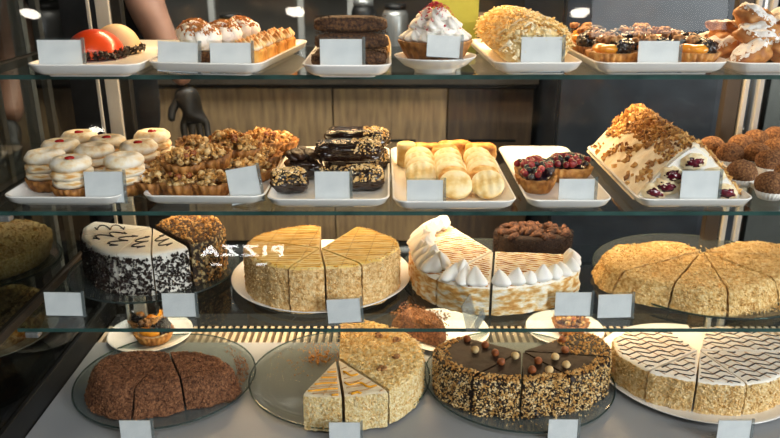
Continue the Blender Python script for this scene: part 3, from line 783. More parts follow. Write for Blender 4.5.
for px,py,j,lab in pos:
    p=at(px,py,Z2+.008+.062*.93); z=Z2+.0077
    if j:
        if usedJ: o=dup(protoJ,(p.x,p.y,z),U(0,6),lab)
        else: o=protoJ; o.location=(p.x,p.y,z); usedJ=True
    else:
        if usedN: o=dup(protoN,(p.x,p.y,z),U(0,6),lab)
        else: o=protoN; o.location=(p.x,p.y,z); usedN=True
    o['label']=lab; o['group']=grp; o.scale=(1.0,1.0,.96)
# -- nut tarts pile, shelf 2 tray 2
def nut_tart(seed,hz_=3):
    r=thing('nut_tart','','tart'); shell_mesh(.0315,.022,.021,16,.005).build('tart_shell',M_crustdark,r)
    nutcluster(MB(),.021,.017,30,.0062,.013,seed).build('nut_topping',M_nut2,r)
    mb=MB()
    for k in range(60):
        t=U(0,6.3); q=math.sqrt(U(0,1)); chip(mb,(.024*q*math.cos(t),.024*q*math.sin(t),.034-.010*q*q),U(.0025,.0055),.5)
    mb.build('nut_flakes',M_nut,r,smooth=False)
    mb=MB(); 
    for k in range(hz_):
        t=U(0,6.3); blob(mb,(.013*math.cos(t),.013*math.sin(t),.0295),(.0052,.0048,.0046),3,.1,1.2,seed=k)
    mb.build('hazelnuts',M_hazelpale if seed%2 else M_hazel,r)
    return r
M_nut2=mat('caramelised_nuts',['#65421e','#b48a4c','#e6c68c'],rough=.4,scale=110,coat=.3,pos=[.36,.48,.62])
pn=[nut_tart(s_) for s_ in (1,2,3)]; first=[True]*3
NT=[(158,192,0,0,0,'front left nut tart of the pile'),(183,194,0,0,.0,'second nut tart in the front row, upright with big hazelnuts'),(212,194,0,0,0,'nut tart at the front middle beside the crooked price card'),
    (240,181,0,0,0,'nut tart behind the crooked price card'),(184,172,.030,-.12,.1,'nut tart on the left of the upper layer showing its fluted shell'),(213,168,.030,.1,-.15,'nut tart tipped towards the glass in the middle of the pile'),
    (195,158,.028,-.15,.3,'nut tart at the back left of the pile'),(241,157,.030,-.1,.1,'nut tart with fluted shell in the right of the upper layer'),(227,152,.032,0,0,'nut tart on top at the back middle of the pile'),
    (262,167,.010,0,0,'light coloured nut tart on the right side of the pile'),(262,150,.022,0,.2,'golden nut tart at the back right of the pile'),(255,178,0,.2,0,'nut tart low on the right edge of the tray'),(166,178,.0,0,0,'nut tart at the left side behind the front row'),(205,182,.0,0,0,'nut tart in the lower layer under the tipped one'),(280,152,.006,0,0,'nut tart at the far right back corner of the tray')]
for k,(px,py,dz,rx,ry,lab) in enumerate(NT):
    z=Z2+.0077+dz; p=at(px,py,z); i=k%3
    if k in (8,6,7,4,5): p.y=min(p.y,1.33)
    rot=(-rx if rx<0 else rx,ry,U(0,6.2))
    R_=Euler((rot[0],rot[1],0)).to_matrix()@Euler((0,0,rot[2])).to_matrix()
    o=pn[i] if first[i] else dup(pn[i],p,0,lab)
    first[i]=False; o.location=p; o.scale=(1.13,1.13,1.13); o.rotation_euler=R_.to_euler(); o['label']=lab; o['group']='nut tarts piled on the middle shelf'
# -- chocolate pastries
def choc_bar(L,W,H,seed,name='chocolate_eclair'):
    r=thing(name,'','pastry'); mb=MB()
    blob(mb,(0,0,H*.5),(L/2*1.05,W/2*1.05,H/2*1.1),5,.10,2.2,seed=seed,ridge=.12)
    V=[]
    for q in mb.v:
        x,y,z=q; # box it up
        V.append((x*1.0,y*1.0,max(0,min(z,H*1.02)+.002*nz(q,90,seed))))
    mb.v=V
    mb.build('chocolate_coat',M_choc,r)
    return r
def crumbs_on(r,n,fx,m,size=.0022):
    mb=MB()
    for _ in range(n):
        x,y,z=fx(); chip(mb,(x,y,z),size*U(.6,1.3))
    return mb.build('nut_crumbs',m,r,smooth=False)
def se(mb,L,W,H,e=.35,amp=.06,seed=0,sub=4,dirx=0):
    """super-ellipsoid bar resting on z=0"""
    V,Fc=ico(sub); out=[]
    for p in V:
        k=(abs(p.x)**(2/e)+abs(p.y)**(2/e)+abs(p.z)**(2/e))**(-e/2)
        q=p*k; w=1+amp*noise.noise(q*2.2+Vector((seed,0,0)))+amp*.5*noise.noise(q*5+Vector((0,seed,0)))
        out.append(Vector((q.x*L/2*w,q.y*W/2*w,(q.z*w+1)*H/2)))
    return mb.add(out,Fc)
def choc_log(loc,L,W,H,rz,lab,nutx,seed,n=300,name='chocolate_log_cake'):
    r=thing(name,lab,'pastry',loc,rz,'chocolate glazed pastries on the middle shelf')
    se(MB(),L,W,H,.5,.12,seed,5).build('chocolate_coat',M_choc,r)
    def fx():
        x=U(*nutx)*L/2; y=U(-1,1); a=U(0,PI)
        yy=math.cos(a); zz=math.sin(a)
        k=(abs(yy)**4+abs(zz)**4+abs(x/L*2)**4)**-.25 if True else 1
        sx=max(0,(1-abs(x/L*2)**4))**.25
        kk=(abs(yy)**4+abs(zz)**4)**-.25*sx
        return x,yy*kk*W/2,H/2+zz*kk*H/2
    crumbs_on(r,n,fx,M_nutpale,.0024); return r
zc=Z2+.0077
p=at(362,188,zc); choc_log((p.x+.002,p.y+.0,zc),.066,.045,.036,.1,'short chocolate piece with pale nut crumbs right of the price card',(-1,1),3,380,'chocolate_bar_cake')
p=at(290,191,zc); choc_log((p.x-.001,p.y+.004,zc),.058,.048,.034,.2,'round chocolate piece with nut crumbs at the front left of the tray',(-.9,.9),6,300,'chocolate_bar_cake')
p=at(333,188,zc); choc_log((p.x,p.y+.012,zc),.05,.045,.030,0,'chocolate piece hidden behind the price card',(-1,1),8,100,'chocolate_bar_cake')
p=at(346,176,zc); choc_log((-.068,1.205,zc+.0345),.108,.046,.034,-.03,'long glossy chocolate log on top of the short pieces',(.1,1),9,220)
choc_log((-.058,1.275,zc),.110,.055,.036,-.03,'long chocolate log lying low at the middle of the tray',(.2,1),19,200)
choc_log((-.058,1.305,zc+.030),.112,.050,.036,-.03,'long chocolate log with pale nuts at the back of the tray',(.2,1),14,300)
r=thing('chocolate_cream_cake','plain folded chocolate pastry at the left behind the nut crumbed piece','pastry',(-.146,1.225,zc),.2,'chocolate glazed pastries on the middle shelf')
mb=MB(); se(mb,.062,.055,.036,.7,.15,4,4); mb.build('base',M_choc,r)
mb=MB(); 
for k in range(5): blob(mb,(-.018+.009*k,U(-.006,.006),.038+.004*math.sin(k)),(.012,.019,.008),3,.3,1.6,seed=k,rot=Euler((U(-.3,.3),.35-.17*k,U(-.3,.3))))
mb.build('chocolate_folds',M_choc2:=mat('satin_chocolate',['#2c1a10','#41281a'],rough=.35,scale=50,bump=.001,bscale=120),r)
# -- pale cookies: three leaning rows
def cookie(seed,m):
    r=thing('round_cookie','','cookie'); mb=MB(); R=.0255; T=.0075
    V,Fc=ico(4); out=[]
    for p in V:
        e=.55; rad=math.hypot(p.x,p.y); 
        k=(rad**(2/e)+abs(p.z)**(2/e))**(-e/2); q=p*k
        z=q.z*T; 
        if q.z>.3: z+= -.50*T*(.5+.5*math.cos((q.y if seed==5 else q.x)*PI*4.0))*max(0,1-rad**4)*(0 if seed==2 else 1)
        w=1+.03*noise.noise(q*2+Vector((seed,0,0)))
        out.append(Vector((q.x*R*w,q.y*R*w,z*w)))
    mb.add(out,Fc); mb.build('biscuit',m,r); return r
ck=[cookie(1,M_cookie),cookie(2,M_cookie),cookie(5,M_cookiebrown)]; cf=[True]*3
rows=[('left',.052,[1.165,1.195,1.225,1.26],[0,1,0,1]),('middle',.100,[1.095,1.122,1.149,1.177,1.205,1.24,1.275],[1,2,1,0,1,0,2]),('right',.152,[1.098,1.126,1.154,1.182,1.212,1.245],[0,2,1,0,1,0])]
ordn=['first','second','third','fourth','fifth','sixth','seventh']
rows[0]=('left',.050,[1.150,1.180,1.212,1.245],[0,1,0,1])
for rn,x,ys,ks in rows:
    for j,(y,k) in enumerate(zip(ys,ks)):
        lab='%s%s round cookie from the glass in the %s leaning row'%(('browned ' if k==2 else 'pale ridged '),ordn[j],rn)
        tl=math.radians(38); z=zc+.0255*math.sin(tl)+.006
        loc=(x+U(-.002,.002),y+.014,z)
        rot=(tl,U(-.08,.08),U(-.1,.1))
        o=ck[k] if cf[k] else dup(ck[k],loc,0,lab)
        cf[k]=False; o.location=loc; o.rotation_euler=rot; o['label']=lab; o['group']='round cookies in three rows on the middle shelf'
def cyl_biscuit(x,y,lab,lying,L=.03,rz=0):
    r=thing('rolled_biscuit',lab,'biscuit',(x,y,zc),rz,'rolled biscuits at the back of the cookie tray'); mb=MB(); R=.0165
    if lying:
        se(mb,L*1.9,R*2,R*2,.45,.05,x*50,4)
    else: lathe(mb,[(R*.8,0),(R,.003),(R*1.02,L*.5),(R,L*.93),(R*.85,L),(.002,L*.99)],seg=32,jit=.001)
    mb.build('dough',M_cookie if not lying else M_cookiebrown,r)
cyl_biscuit(.029,1.295,'upright pale biscuit barrel at the back left corner of the cookie tray',False,.042)
cyl_biscuit(.066,1.325,'browned biscuit log at the back left beside the upright barrel',True,.034,-.1)
cyl_biscuit(.120,1.345,'browned biscuit log at the back middle of the cookie tray',True,.034,.1)
cyl_biscuit(.165,1.325,'browned biscuit log at the back right of the cookie tray',True,.03,0)
# -- berry tarts
def berry_tart(loc,rz,lab,seed,L=.072,W=.06):
    r=thing('berry_tart',lab,'tart',loc,rz,'berry tarts on the middle shelf'); 
    mb=MB(); rings=[]; n=72
    for k,z in ((.72,0),(.78,0.0),(.9,.012),(1,.024),(.95,.025),(.9,.021),(.5,.020)):
        ring=[]
        for i in range(n):
            t=2*PI*i/n; f=.0022*math.cos(18*t)*(1 if k>.75 and z>0 else 0); a=abs(math.cos(t))**.6*math.copysign(1,math.cos(t)); b=abs(math.sin(t))**.6*math.copysign(1,math.sin(t))
            ring.append(((L/2*k+f)*a,(W/2*k+f)*b,z))
        rings.append(ring)
    loft(mb,rings).build('tart_shell',M_crust,r)
    blob(MB(),(0,0,.021),(L/2*.86,W/2*.86,.008),3).build('berry_glaze',M_berryk,r)
    vs=[(blob(MB(),(0,0,0),(.0058,.0058,.0055),3,.1,2,seed=1),M_berryr,'red_berry'),(blob(MB(),(0,0,0),(.0052,.0052,.005),3,.15,3,seed=2),M_berryk,'black_berry')]
    pr=[None,None]; spots=[]; tr=0
    while len(spots)<56 and tr<6000:
        tr+=1; t=U(0,6.3); q=math.sqrt(U(0,1))*.97; x,y=q*L/2*math.cos(t),q*W/2*math.sin(t)
        if all((x-a)**2+(y-b)**2<.0078**2 for a,b in []) or all((x-a)**2+(y-b)**2>.0072**2 for a,b in spots): spots.append((x,y))
    for i,(x,y) in enumerate(spots):
        k=1 if (noise.noise(Vector((x*70,y*70,seed)))>.0) else 0
        if pr[k] is None: o=vs[k][0].build(vs[k][2],vs[k][1],r); pr[k]=o
        else: o=pr[k].copy(); COL.objects.link(o); o.parent=r
        o.location=(x,y,.030+.008*(1-(x/L*2)**2-(y/W*2)**2)+U(-.001,.001)); o.rotation_euler=(U(0,3),U(0,3),0)
    return r
berry_tart((.237,1.175,zc),1.45,'left berry tart, longer, heaped with red and black berries',1,.118,.064)
berry_tart((.300,1.215,zc),.1,'right berry tart partly behind the price card, mostly dark berries',4,.074,.066)
# -- truffles in paper cups
def truffle():
    r=thing('cocoa_truffle','','truffle'); blob(MB(),(0,0,.0225),(.0235,.0235,.0195),4,.05,2,seed=3).build('truffle_ball',M_truffle,r)
    lathe(MB(),[(.012,0),(.016,0),(.022,.013),(.0215,.013),(.0155,.001),(.003,.001)],seg=88,flute=.0022,nfl=22,fl=[0,.3,1,1,.3,0]).build('paper_cup',M_paper,r)
    return r
tr=truffle(); ft=True
TR=[(771,183,'truffle nearest the glass at the right edge'),(742,171,'truffle second from the glass at the left side'),(770,160,'truffle at the right edge in the second row'),(730,153,'truffle at the left of the third row'),(757,153,'truffle in the middle of the third row'),
    (716,150,'truffle at the far left beside the walnut slope'),(741,144,'truffle in the back half, second from the left'),(776,148,'truffle at the right edge near the back'),(756,139,'truffle near the back middle'),(729,139,'truffle at the back left'),(712,146,'truffle furthest left at the back'),(775,136,'truffle at the back right corner'),(790,172,'truffle at the right end cut off by the picture')]
done=[]
for px,py,lab in TR:
    p=at(px,py,zc+.024)
    if any((p.x-a)**2+(p.y-b)**2<.040**2 for a,b in done): continue
    done.append((p.x,p.y)); o=tr if ft else dup(tr,(0,0,0),U(0,6),lab)
    ft=False; o.location=(p.x,p.y,zc); o['label']='cocoa coated '+lab; o['group']='cocoa truffles in paper cups'
# -- cherry roll pyramid
r=thing('cherry_roll_pyramid','cream covered pyramid cake of cherry rolls strewn with walnut crumbs','cake',(.460,1.245,zc),0)
W,D,Hh=.168,.29,.087
def pyr(x_,y_,bul=0):
    u=x_/(W/2); return Hh*(1-abs(u)**1.12)
mb=MB(); nx,ny=60,70; g=[]; 
for j in range(ny+1):
    for i in range(nx+1):
        u=-1+2*i/nx; y=-D/2+D*j/ny
        x=u*W/2; z=Hh*(1-abs(u)**1.32)+.0035*nz((x,y,0),40,2)+.002*nz((x,y,0),110,5)
        if abs(u)<.98 : z+=.002
        z*= (1-.10*max(0,j/ny-.8)/.2)
        g.append((x,y,max(z,0)))
n=nx+1; f=[(j*n+i,j*n+i+1,(j+1)*n+i+1,(j+1)*n+i) for j in range(ny) for i in range(nx)]
o0=len(g)
f.append(tuple(range(n-1,-1,-1))[::-1]); f.append(tuple(ny*n+i for i in range(n))[::-1])
f.append((0,ny*n,ny*n+nx,nx))
mb.add(g,f); fix(mb.build('cream_coat',M_filling,r),60)
mb=MB(); 
pts=[(-W/2+.004,0),(W/2-.004,0)]+[(u*W/2,max(.001,Hh*(1-abs(u)**1.32)-.003)) for u in (.9,.75,.55,.35,.15,0,-.15,-.35,-.55,-.75,-.9)]
loft(mb,[[(x,-D/2-.004,z+.001) for x,z in pts],[(x,-D/2+.004,z+.001) for x,z in pts]]).build('cream_face',M_cream,r,smooth=False)
for x,z in ((0,.062),(-.030,.041),(.030,.040),(-.056,.014),(-.002,.018),(.054,.014),(-.037,.024)):
    o=blob(MB(),(0,0,0),(.0195,.007,.0135),3,.28,2.2,seed=int(x*999)).build('pastry_roll',mat('pale_roll_pastry',['#e3c08a','#f0dcb2','#f8ecd2'],rough=.7,scale=60,bump=.001),r); o.location=(x,-D/2-.005,z); o.rotation_euler=(0,U(-.3,.3),0)
    c=blob(MB(),(0,-.0050,.0),(.013,.0036,.0075),3,.5,2.4,seed=int(x*777)+3).build('cherry_filling',mat('cherry',['#2b040c','#6e1028'],rough=.25,scale=90,coat=.4),o)
mb=MB(); mb2=MB()
for k in range(2100):
    u=random.gauss(-.02,.45) if k<1400 else U(-1,.95); 
    if abs(u)>.97: continue
    y=U(-D/2,D/2)
    if u<-.45 and noise.noise(Vector((u*5,y*30,3)))<.05: continue
    x=u*W/2; z=Hh*(1-abs(u)**1.32)+.004
    if y>-.05 or u>-.2 or U(0,1)<.5: chip(mb if U(0,1)<.6 else mb2,(x,y,z),U(.003,.0085),.8)
mb.build('walnut_crumbs',M_nut,r,smooth=False); mb2.build('dark_walnut_crumbs',M_walnut,r,smooth=False)
# -- domes on the top shelf
zt1=Z1+.0077
def dome(loc,R,H,m,lab,nm):
    r=thing('mousse_dome',lab,'mousse dome',loc,0,'glazed mousse domes on the top shelf')
    blob(MB(),(0,0,.002),(R[0],R[1],H),5,0.02,1,seed=1,flat=0).build('glaze',m,r)
    mb=MB()
    for k in range(240):
        t=U(0,2*PI) if nm else U(-1.75,.9); q=U(.93,1.10); chip(mb,(R[0]*q*math.cos(t),R[1]*q*math.sin(t),U(.002,.012)),U(.0028,.0055),.6)
    mb.build('chocolate_crumbs',M_chip,r,smooth=False); return r
p=at(89,61,zt1); dome((p.x-.008,p.y+.052,zt1),(.044,.05),.041,M_redm,'glossy orange-red mousse dome in the front of the top left tray',0)
p=at(129,48,zt1); dome((p.x+.0,1.265,zt1),(.039,.037),.044,M_beigem,'matt beige mousse dome behind the red dome',1)
# -- cream topped rounds + square tarts
def round_cake(seed):
    r=thing('cream_topped_cake','','pastry'); R=.026
    lathe(MB(),[(R*.95,0),(R,.002),(R,.018),(R*.95,.020),(.002,.020)],seg=40,jit=.001,seed=seed).build('dark_base',M_choccrumb,r)
    mb=MB(); blob(mb,(0,0,.032),(R*1.0,R*1.0,.020),4,.16,2.2,seed=seed); 
    for k in range(9): t=k*.7; blob(mb,(R*.62*math.cos(t),R*.62*math.sin(t),.034),(.012,.012,.012),3,.2,1.5,seed=k)
    mb.build('whipped_cream',M_cream,r)
    mb=MB()
    for k in range(520):
        t=U(0,6.3); q=math.sqrt(U(0,1))*.95; chip(mb,(R*q*math.cos(t)*1.0,R*q*math.sin(t),.0525-.014*q*q),U(.0016,.0034),.6)
    mb.build('caramel_crumbs',mat('caramel_crumb',['#a8622a','#cf8f4c'],rough=.8,scale=90),r,smooth=False)
    return r
def square_tart(seed):
    r=thing('square_cream_tart','','tart'); se(MB(),.044,.050,.026,.25,.02,seed,4).build('shortcrust_case',mat('golden_shortcrust',['#b97724','#dc9c3e','#ecb660'],rough=.6,scale=50,bump=.0006,bscale=250),r)
    mb=MB()
    for i in range(3):
        for j in range(3): swirl(mb,(-.013+.013*i,-.015+.015*j,.024),.0088,.016,5,1.5,.15,seg=20,lv=8)
    mb.build('toasted_meringue',M_toastrich,r); return r
rc=[round_cake(1)]; k=0
for (x,y,lab) in ((-.262,1.118,'cream-topped round nearest the glass behind its price card'),(-.244,1.175,'second cream-topped round from the glass'),(-.229,1.245,'third cream-topped round, sprinkled brown, at the back of its row')):
    o=rc[0] if k==0 else dup(rc[0],(0,0,0),U(0,6)); o.location=(x-.013,y,zt1); o.scale=(1.08,1.05,1.12); o['label']=lab; o['group']='cream-topped rounds on the top shelf'; k+=1
o=dup(rc[0],(-.305,1.20,zt1),1,'cream-topped round at the left side of its tray',group='cream-topped rounds on the top shelf')
sq=square_tart(1); k=0
for (x,y,lab) in ((-.212,1.098,'square toasted cream tart nearest the glass'),(-.205,1.151,'second square toasted cream tart from the glass'),(-.197,1.204,'third square toasted cream tart from the glass'),(-.189,1.257,'fourth square toasted cream tart, at the back of the row'),):
    o=sq if k==0 else dup(sq,(0,0,0),0); o.location=(x+.008,y,zt1); o.rotation_euler.z=-.13; o['label']=lab; o['group']='square toasted tarts on the top shelf'; k+=1
# -- chocolate logs
cl=None
for (x,y,z,lab) in ((-.060,1.095,0,'front log of the bottom layer of chocolate crumb logs, behind the card'),(-.058,1.140,0,'back log of the bottom layer of chocolate crumb logs'),(-.056,1.115,.0235,'middle layer chocolate crumb log of the stack'),(-.058,1.130,.047,'topmost chocolate crumb log of the stack')):
    if cl is None:
        cl=thing('chocolate_crumb_log','','pastry'); se(MB(),.108,.036,.0235,.62,.03,2,5).build('crumb_coat',M_choccrumb,cl); o=cl
        mb=MB()
        for _ in range(700):
            a=U(0,2*PI); x_=U(-.052,.052); kk=(abs(math.cos(a))**6+abs(math.sin(a))**6)**(-1/6)
            kk=(abs(math.cos(a))**4+abs(math.sin(a))**4)**-.25*.97; chip(mb,(x_,math.cos(a)*kk*.0178,.0118+math.sin(a)*kk*.0115),.0011)
        mb.build('crumbs',mat('loose_chocolate_crumb',['#2a190e','#6a4a2c'],rough=.9,scale=200),cl,smooth=False)
    else: o=dup(cl,(0,0,0),0)
    o.location=(x,y,zt1+z*.98); o.rotation_euler=(0,0,U(-.02,.02)); o['label']=lab; o['group']='stack of chocolate crumb logs on the top shelf'
o=thing('walnut_roll','brown nut roll end peeking out behind the stacked chocolate logs','pastry',(-.015,1.19,zt1)); se(MB(),.03,.06,.035,.6,.1,3,4).build('crumb_coat',M_honey,o)
# -- whipped cream tart
r=thing('whipped_cream_tart','large tart shell piled with whipped cream and red sprinkles','tart',(.066,1.118,Z1+.010))
lathe(MB(),[(.030,0),(.034,0),(.044,.014),(.054,.034),(.051,.035),(.047,.026),(.03,.022)],seg=96,flute=.003,nfl=24,fl=[0,.4,1,1,.6,0,0]).build('tart_shell',M_crustdark,r)
mb=MB(); blob(mb,(0,0,.045),(.037,.034,.020),4,.15,2,seed=2)
for k in range(19):
    ring=0 if k<10 else (1 if k<16 else 2); nn=(10,6,3)[ring]; t=2*PI*k/nn+ring*.4; rr=(.036,.025,.011)[ring]; zz=(.038,.055,.067)[ring]
    swirl(mb,(rr*math.cos(t),rr*math.sin(t)*.9,zz-.006),.0165,.020,6,3,.24,lean=(U(-.004,.004),U(-.004,.004)),seg=30,lv=10)
mb.build('whipped_cream',M_cream,r)
mb=MB()
for k in range(260):
    t=U(0,6.3); q=abs(random.gauss(0,.45)) ; q=min(q,1); chip(mb,(.040*q*math.cos(t),.037*q*math.sin(t),.086-.030*q*q-.004*q+U(-.003,.002)),U(.0009,.0022),.6)
mb.build('red_sprinkles',M_sprk,r,smooth=False)
# -- flaky roll
r=thing('flaky_cream_roll','thick roll coated in pale flaky pastry crumbs','cake',(.205,1.20,zt1),.03)
mb=MB(); L=.25; n=40; rings=[]
for j in range(26):
    v=j/25; y=-L/2+L*v; e=min(1,(min(v,1-v)*9+.35))**.5
    rings.append([(.050*e*math.cos(t)*(1+.05*nz((math.cos(t)*.04,y,math.sin(t)*.04),60)),y,max(0,.031+.036*e*math.sin(t)*(1+.06*nz((math.cos(t)*.04,y,math.sin(t)*.04),60,3)))) for t in [2*PI*i/n for i in range(n)]])
loft(mb,rings).build('pastry_roll',M_napol,r)
mb=MB(); mb2=MB()
for k in range(1900):
    t=U(-.25,PI+.25); y=U(-L/2,L/2); rr=U(.98,1.06); x=.050*rr*math.cos(t); z=.031+.036*rr*math.sin(t)
    if y<-L/2+.02: x*=.88; z=z*.93
    a=U(0,PI); l=U(.003,.009); b=U(-.6,.6)
    tube(mb if U(0,1)<.7 else mb2,[(x-l*math.cos(a),y-l*math.sin(a),z-l*b),(x,y,z+.0015),(x+l*math.cos(a),y+l*math.sin(a),z+l*b)],[U(.0006,.0014),.0016,.0006],4)
for k in range(160):
    t=U(0,6.3); q=math.sqrt(U(0,1)); chip(mb2,(.043*q*math.cos(t),-L/2-.003,.032+.030*q*math.sin(t)),U(.002,.005),.6)
mb.build('pastry_flakes',M_napol,r,smooth=False,kind='stuff'); mb2.build('pale_flakes',mat('pale_flake',['#f0d9a4','#fbefcf'],rough=.8,scale=50),r,smooth=False,kind='stuff')
for k in range(3):
    o=blob(MB(),(0,0,0),(.008,.005,.006),3,.2,2,seed=k).build('cream_filling',M_napol,r); o.location=(-.02+.025*k,-L/2+.001,.024+.012*(k%2))
# -- fruit tarts
def fruit_tart(seed):
    r=thing('fruit_tart','','tart'); shell_mesh(.0365,.028,.019,24,.004,.8).build('tart_shell',M_crust,r)
    blob(MB(),(0,0,.016),(.030,.030,.004),3).build('custard',mat('vanilla_custard',['#f0dfae','#f8eecb'],rough=.3,scale=40),r)
    for k,t in enumerate((3.6,4.4)):
        o=blob(MB(),(0,0,0),(.017,.0125,.007),3,.12,1.3,seed=k).build('apricot',M_apricot,r); o.location=(.017*math.cos(t),.017*math.sin(t),.023); o.rotation_euler=(0,0,t+1.5)
    for k,t in enumerate((5.5,.4,2.0)):
        o=blob(MB(),(0,0,0),(.0155,.0115,.0095),4,.35,2.4,seed=k+3,ridge=.3).build('prune',M_prune,r); o.location=(.020*math.cos(t),.020*math.sin(t),.0245); o.rotation_euler=(0,0,t+1.5)
    for k,(x,y) in enumerate(((-.004,.004),(.006,.014),(-.014,.016))):
        mb=MB()
        for i in range(6): blob(mb,(U(-.007,.007),U(-.004,.004),U(0,.004)),(.006,.004,.0045),2,.5,2,seed=k*7+i,rot=Euler((0,0,U(0,3))))
        o=mb.build('walnut',M_walnut,r); o.location=(x,y,.031)
    return r
fts=[fruit_tart(1),fruit_tart(2)]; ff=[True,True]
FT=[(.325,1.116,'front left fruit tart with a bright apricot half'),(.446,1.116,'front right fruit tart with a shiny prune'),(.386,1.120,'fruit tart behind the price card in the front row'),(.322,1.188,'fruit tart at the left of the second row'),(.386,1.192,'fruit tart in the middle of the second row'),(.450,1.188,'fruit tart at the right of the second row'),
    (.320,1.250,'fruit tart at the left of the third row'),(.386,1.255,'fruit tart in the middle of the third row'),(.450,1.250,'fruit tart at the right of the third row'),(.340,1.320,'fruit tart at the back left of its tray'),(.420,1.320,'fruit tart at the back right of its tray')]
for k,(x,y,lab) in enumerate(FT):
    i=k%2; o=fts[i] if ff[i] else dup(fts[i],(0,0,0),0); ff[i]=False; o.location=(x,y,zt1); o.rotation_euler.z=U(-.5,.5) if k<3 else U(0,6); o['label']=lab; o['group']='prune and apricot tarts on the top shelf'; o.scale=(.98,.98,1.08)
# -- sugared fried pastries
def choux(seed):
    r=thing('sugared_pastry','','pastry'); mb=MB(); blob(mb,(0,0,.0),(.030,.022,.017),4,.25,1.6,seed=seed); blob(mb,(.012,.004,.006),(.016,.016,.013),3,.3,1.6,seed=seed+2)
    mb.build('dough',M_choux,r)
    mb=MB(); V,Fc=ico(5); so=Vector((seed*3.7,seed*1.3,seed*2.1))
    keep={}; v2=[]; f2=[]
    pos=[]
    for p in V:
        k=1+.25*noise.noise(p*1.6+so)+.125*noise.noise(p*1.6*2.3+so); pos.append(Vector((p.x*.030*k,p.y*.022*k,p.z*.017*k))*1.018)
    for fc in Fc:
        c=sum((V[i] for i in fc),Vector())/3
        if c.z>.38+.45*noise.noise(c*4+so)+.25*noise.noise(c*11+so):
            for i in fc:
                if i not in keep: keep[i]=len(v2); v2.append(pos[i])
            f2.append(tuple(keep[i] for i in fc))
    mb.add(v2,f2); mb.build('icing_sugar',M_powder,r); return r
cx=[choux(1),choux(4),choux(8)]; fx_=[True]*3
CX=[(.528,1.105,.020,.5,'sugared pastry at the front left of the right-hand tray, tilted'),(.580,1.100,.020,-.3,'sugared pastry at the front right edge of the top shelf'),(.500,1.165,.020,.2,'bare brown pastry at the left in the lower layer'),(.555,1.165,.022,1.2,'sugared pastry inside the lower layer of the pile'),
    (.610,1.165,.02,0,'sugared pastry at the right of the lower layer'),(.520,1.235,.02,.9,'pastry at the back left of the lower layer'),(.580,1.235,.02,-.4,'pastry at the back right of the lower layer'),(.545,1.13,.052,.1,'sugared pastry in the second layer facing the glass'),(.598,1.14,.050,.8,'thickly sugared pastry in the second layer at the right'),
    (.530,1.195,.052,-.5,'pastry in the second layer at the left'),(.585,1.20,.052,.3,'pastry in the second layer behind the others'),(.550,1.165,.082,.3,'topmost sugared pastry of the pile, left'),(.600,1.17,.080,-.6,'topmost sugared pastry of the pile, right'),(.478,1.20,.018,1.5,'small brown pastry at the left corner beside the fruit tarts')]
for k,(x,y,z,rz,lab) in enumerate(CX):
    i=k%3; o=cx[i] if fx_[i] else dup(cx[i],(0,0,0),0); fx_[i]=False; o.scale=(1.15,1.15,1.1); o.location=(x,y,zt1+.017+(z-.02)*.72); o.rotation_euler=(U(-.35,.35),U(-.45,.45),rz); o['label']=lab; o['group']='sugared pastries piled on the top shelf'
# -- rear things on the deck
plate(-.522,1.450,.090,Z4,'small white plate behind the cocoa cake with two prune tarts')
o=dup(fts[0],(-.505,1.425,Z4+.008),.5,'prune tart on the small white plate, the nearer of two',s=1.12); o['group']='prune tarts on the small plate'
o=dup(fts[1],(-.540,1.490,Z4+.008),2.2,'prune tart on the small white plate, the further of two',s=1.12); o['group']='prune tarts on the small plate'
plate(.118,1.462,.100,Z4,'small white plate between the wedge cake and the hazelnut cake')
r=thing('cocoa_cake_wedge','cocoa crumb cake wedge on the small plate between two larger cakes','cake slice',(.068,1.445,Z4+.0075),-.5)
mb=MB(); loft(mb,[[(-.06*k,-.03*k,z),(.055*k,-.035*k,z),(.06*k,.0,z),(.02*k,.035*k,z),(-.05*k,.03*k,z)] for k,z in ((1.05,0),(1,.03),(.8,.05))]); bevel(mb.build('sponge',M_cocoa,r),.008,3)
mb=MB()
for _ in range(900): chip(mb,(U(-.058,.056),U(-.032,.03),.0515+U(-.006,.003) if U(0,1)<.5 else U(0,.05)),.0022)
mb.build('crumbs',M_cocoac,r,smooth=False)
plate(.385,1.470,.085,Z4,'small white plate behind the hazelnut cake with one nut tart')
o=dup(pn[1],(.395,1.462,Z4+.008),.5,'single nut tart on the small plate behind the hazelnut cake',s=1.25); o['group']='single nut tart'; o.rotation_euler=(0,0,.5)

# ------------------------------------------------------------------ neighbouring case seen through the left pane
def pie(x,y,z,R,lab,seed,m,green):
    r=thing('golden_pie',lab,'pie',(x,y,z),0,'golden pies beyond the left side pane')
    lathe(MB(),[(R*.86,0),(R*.9,0),(R*.97,.02),(R,.038),(R*.98,.042),(R*.93,.038),(R*.6,.040),(.003,.042)],seg=72,flute=.003,nfl=30,fl=[0,0,1,1,1,0,0,0],jit=.003,seed=seed).build('crust',m,r)
    mb=MB()
    for k in range(500):
        t=U(0,6.3); q=math.sqrt(U(0,1)); chip(mb,(R*.95*q*math.cos(t),R*.95*q*math.sin(t),.043),U(.002,.005),.7)
    mb.build('crumbs',M_honey,r,smooth=False)
    mb=MB()
    for k in range(14): blob(mb,(-R*.1+U(-.03,.03),U(-.05,.03),.045),(.009,.004,.002),2,.3,2,seed=k,rot=Euler((0,0,U(0,3))))
    mb.build('herb_leaves',mat('herb_green',['#3f4a1a','#5a6524'],rough=.6,scale=60),r)

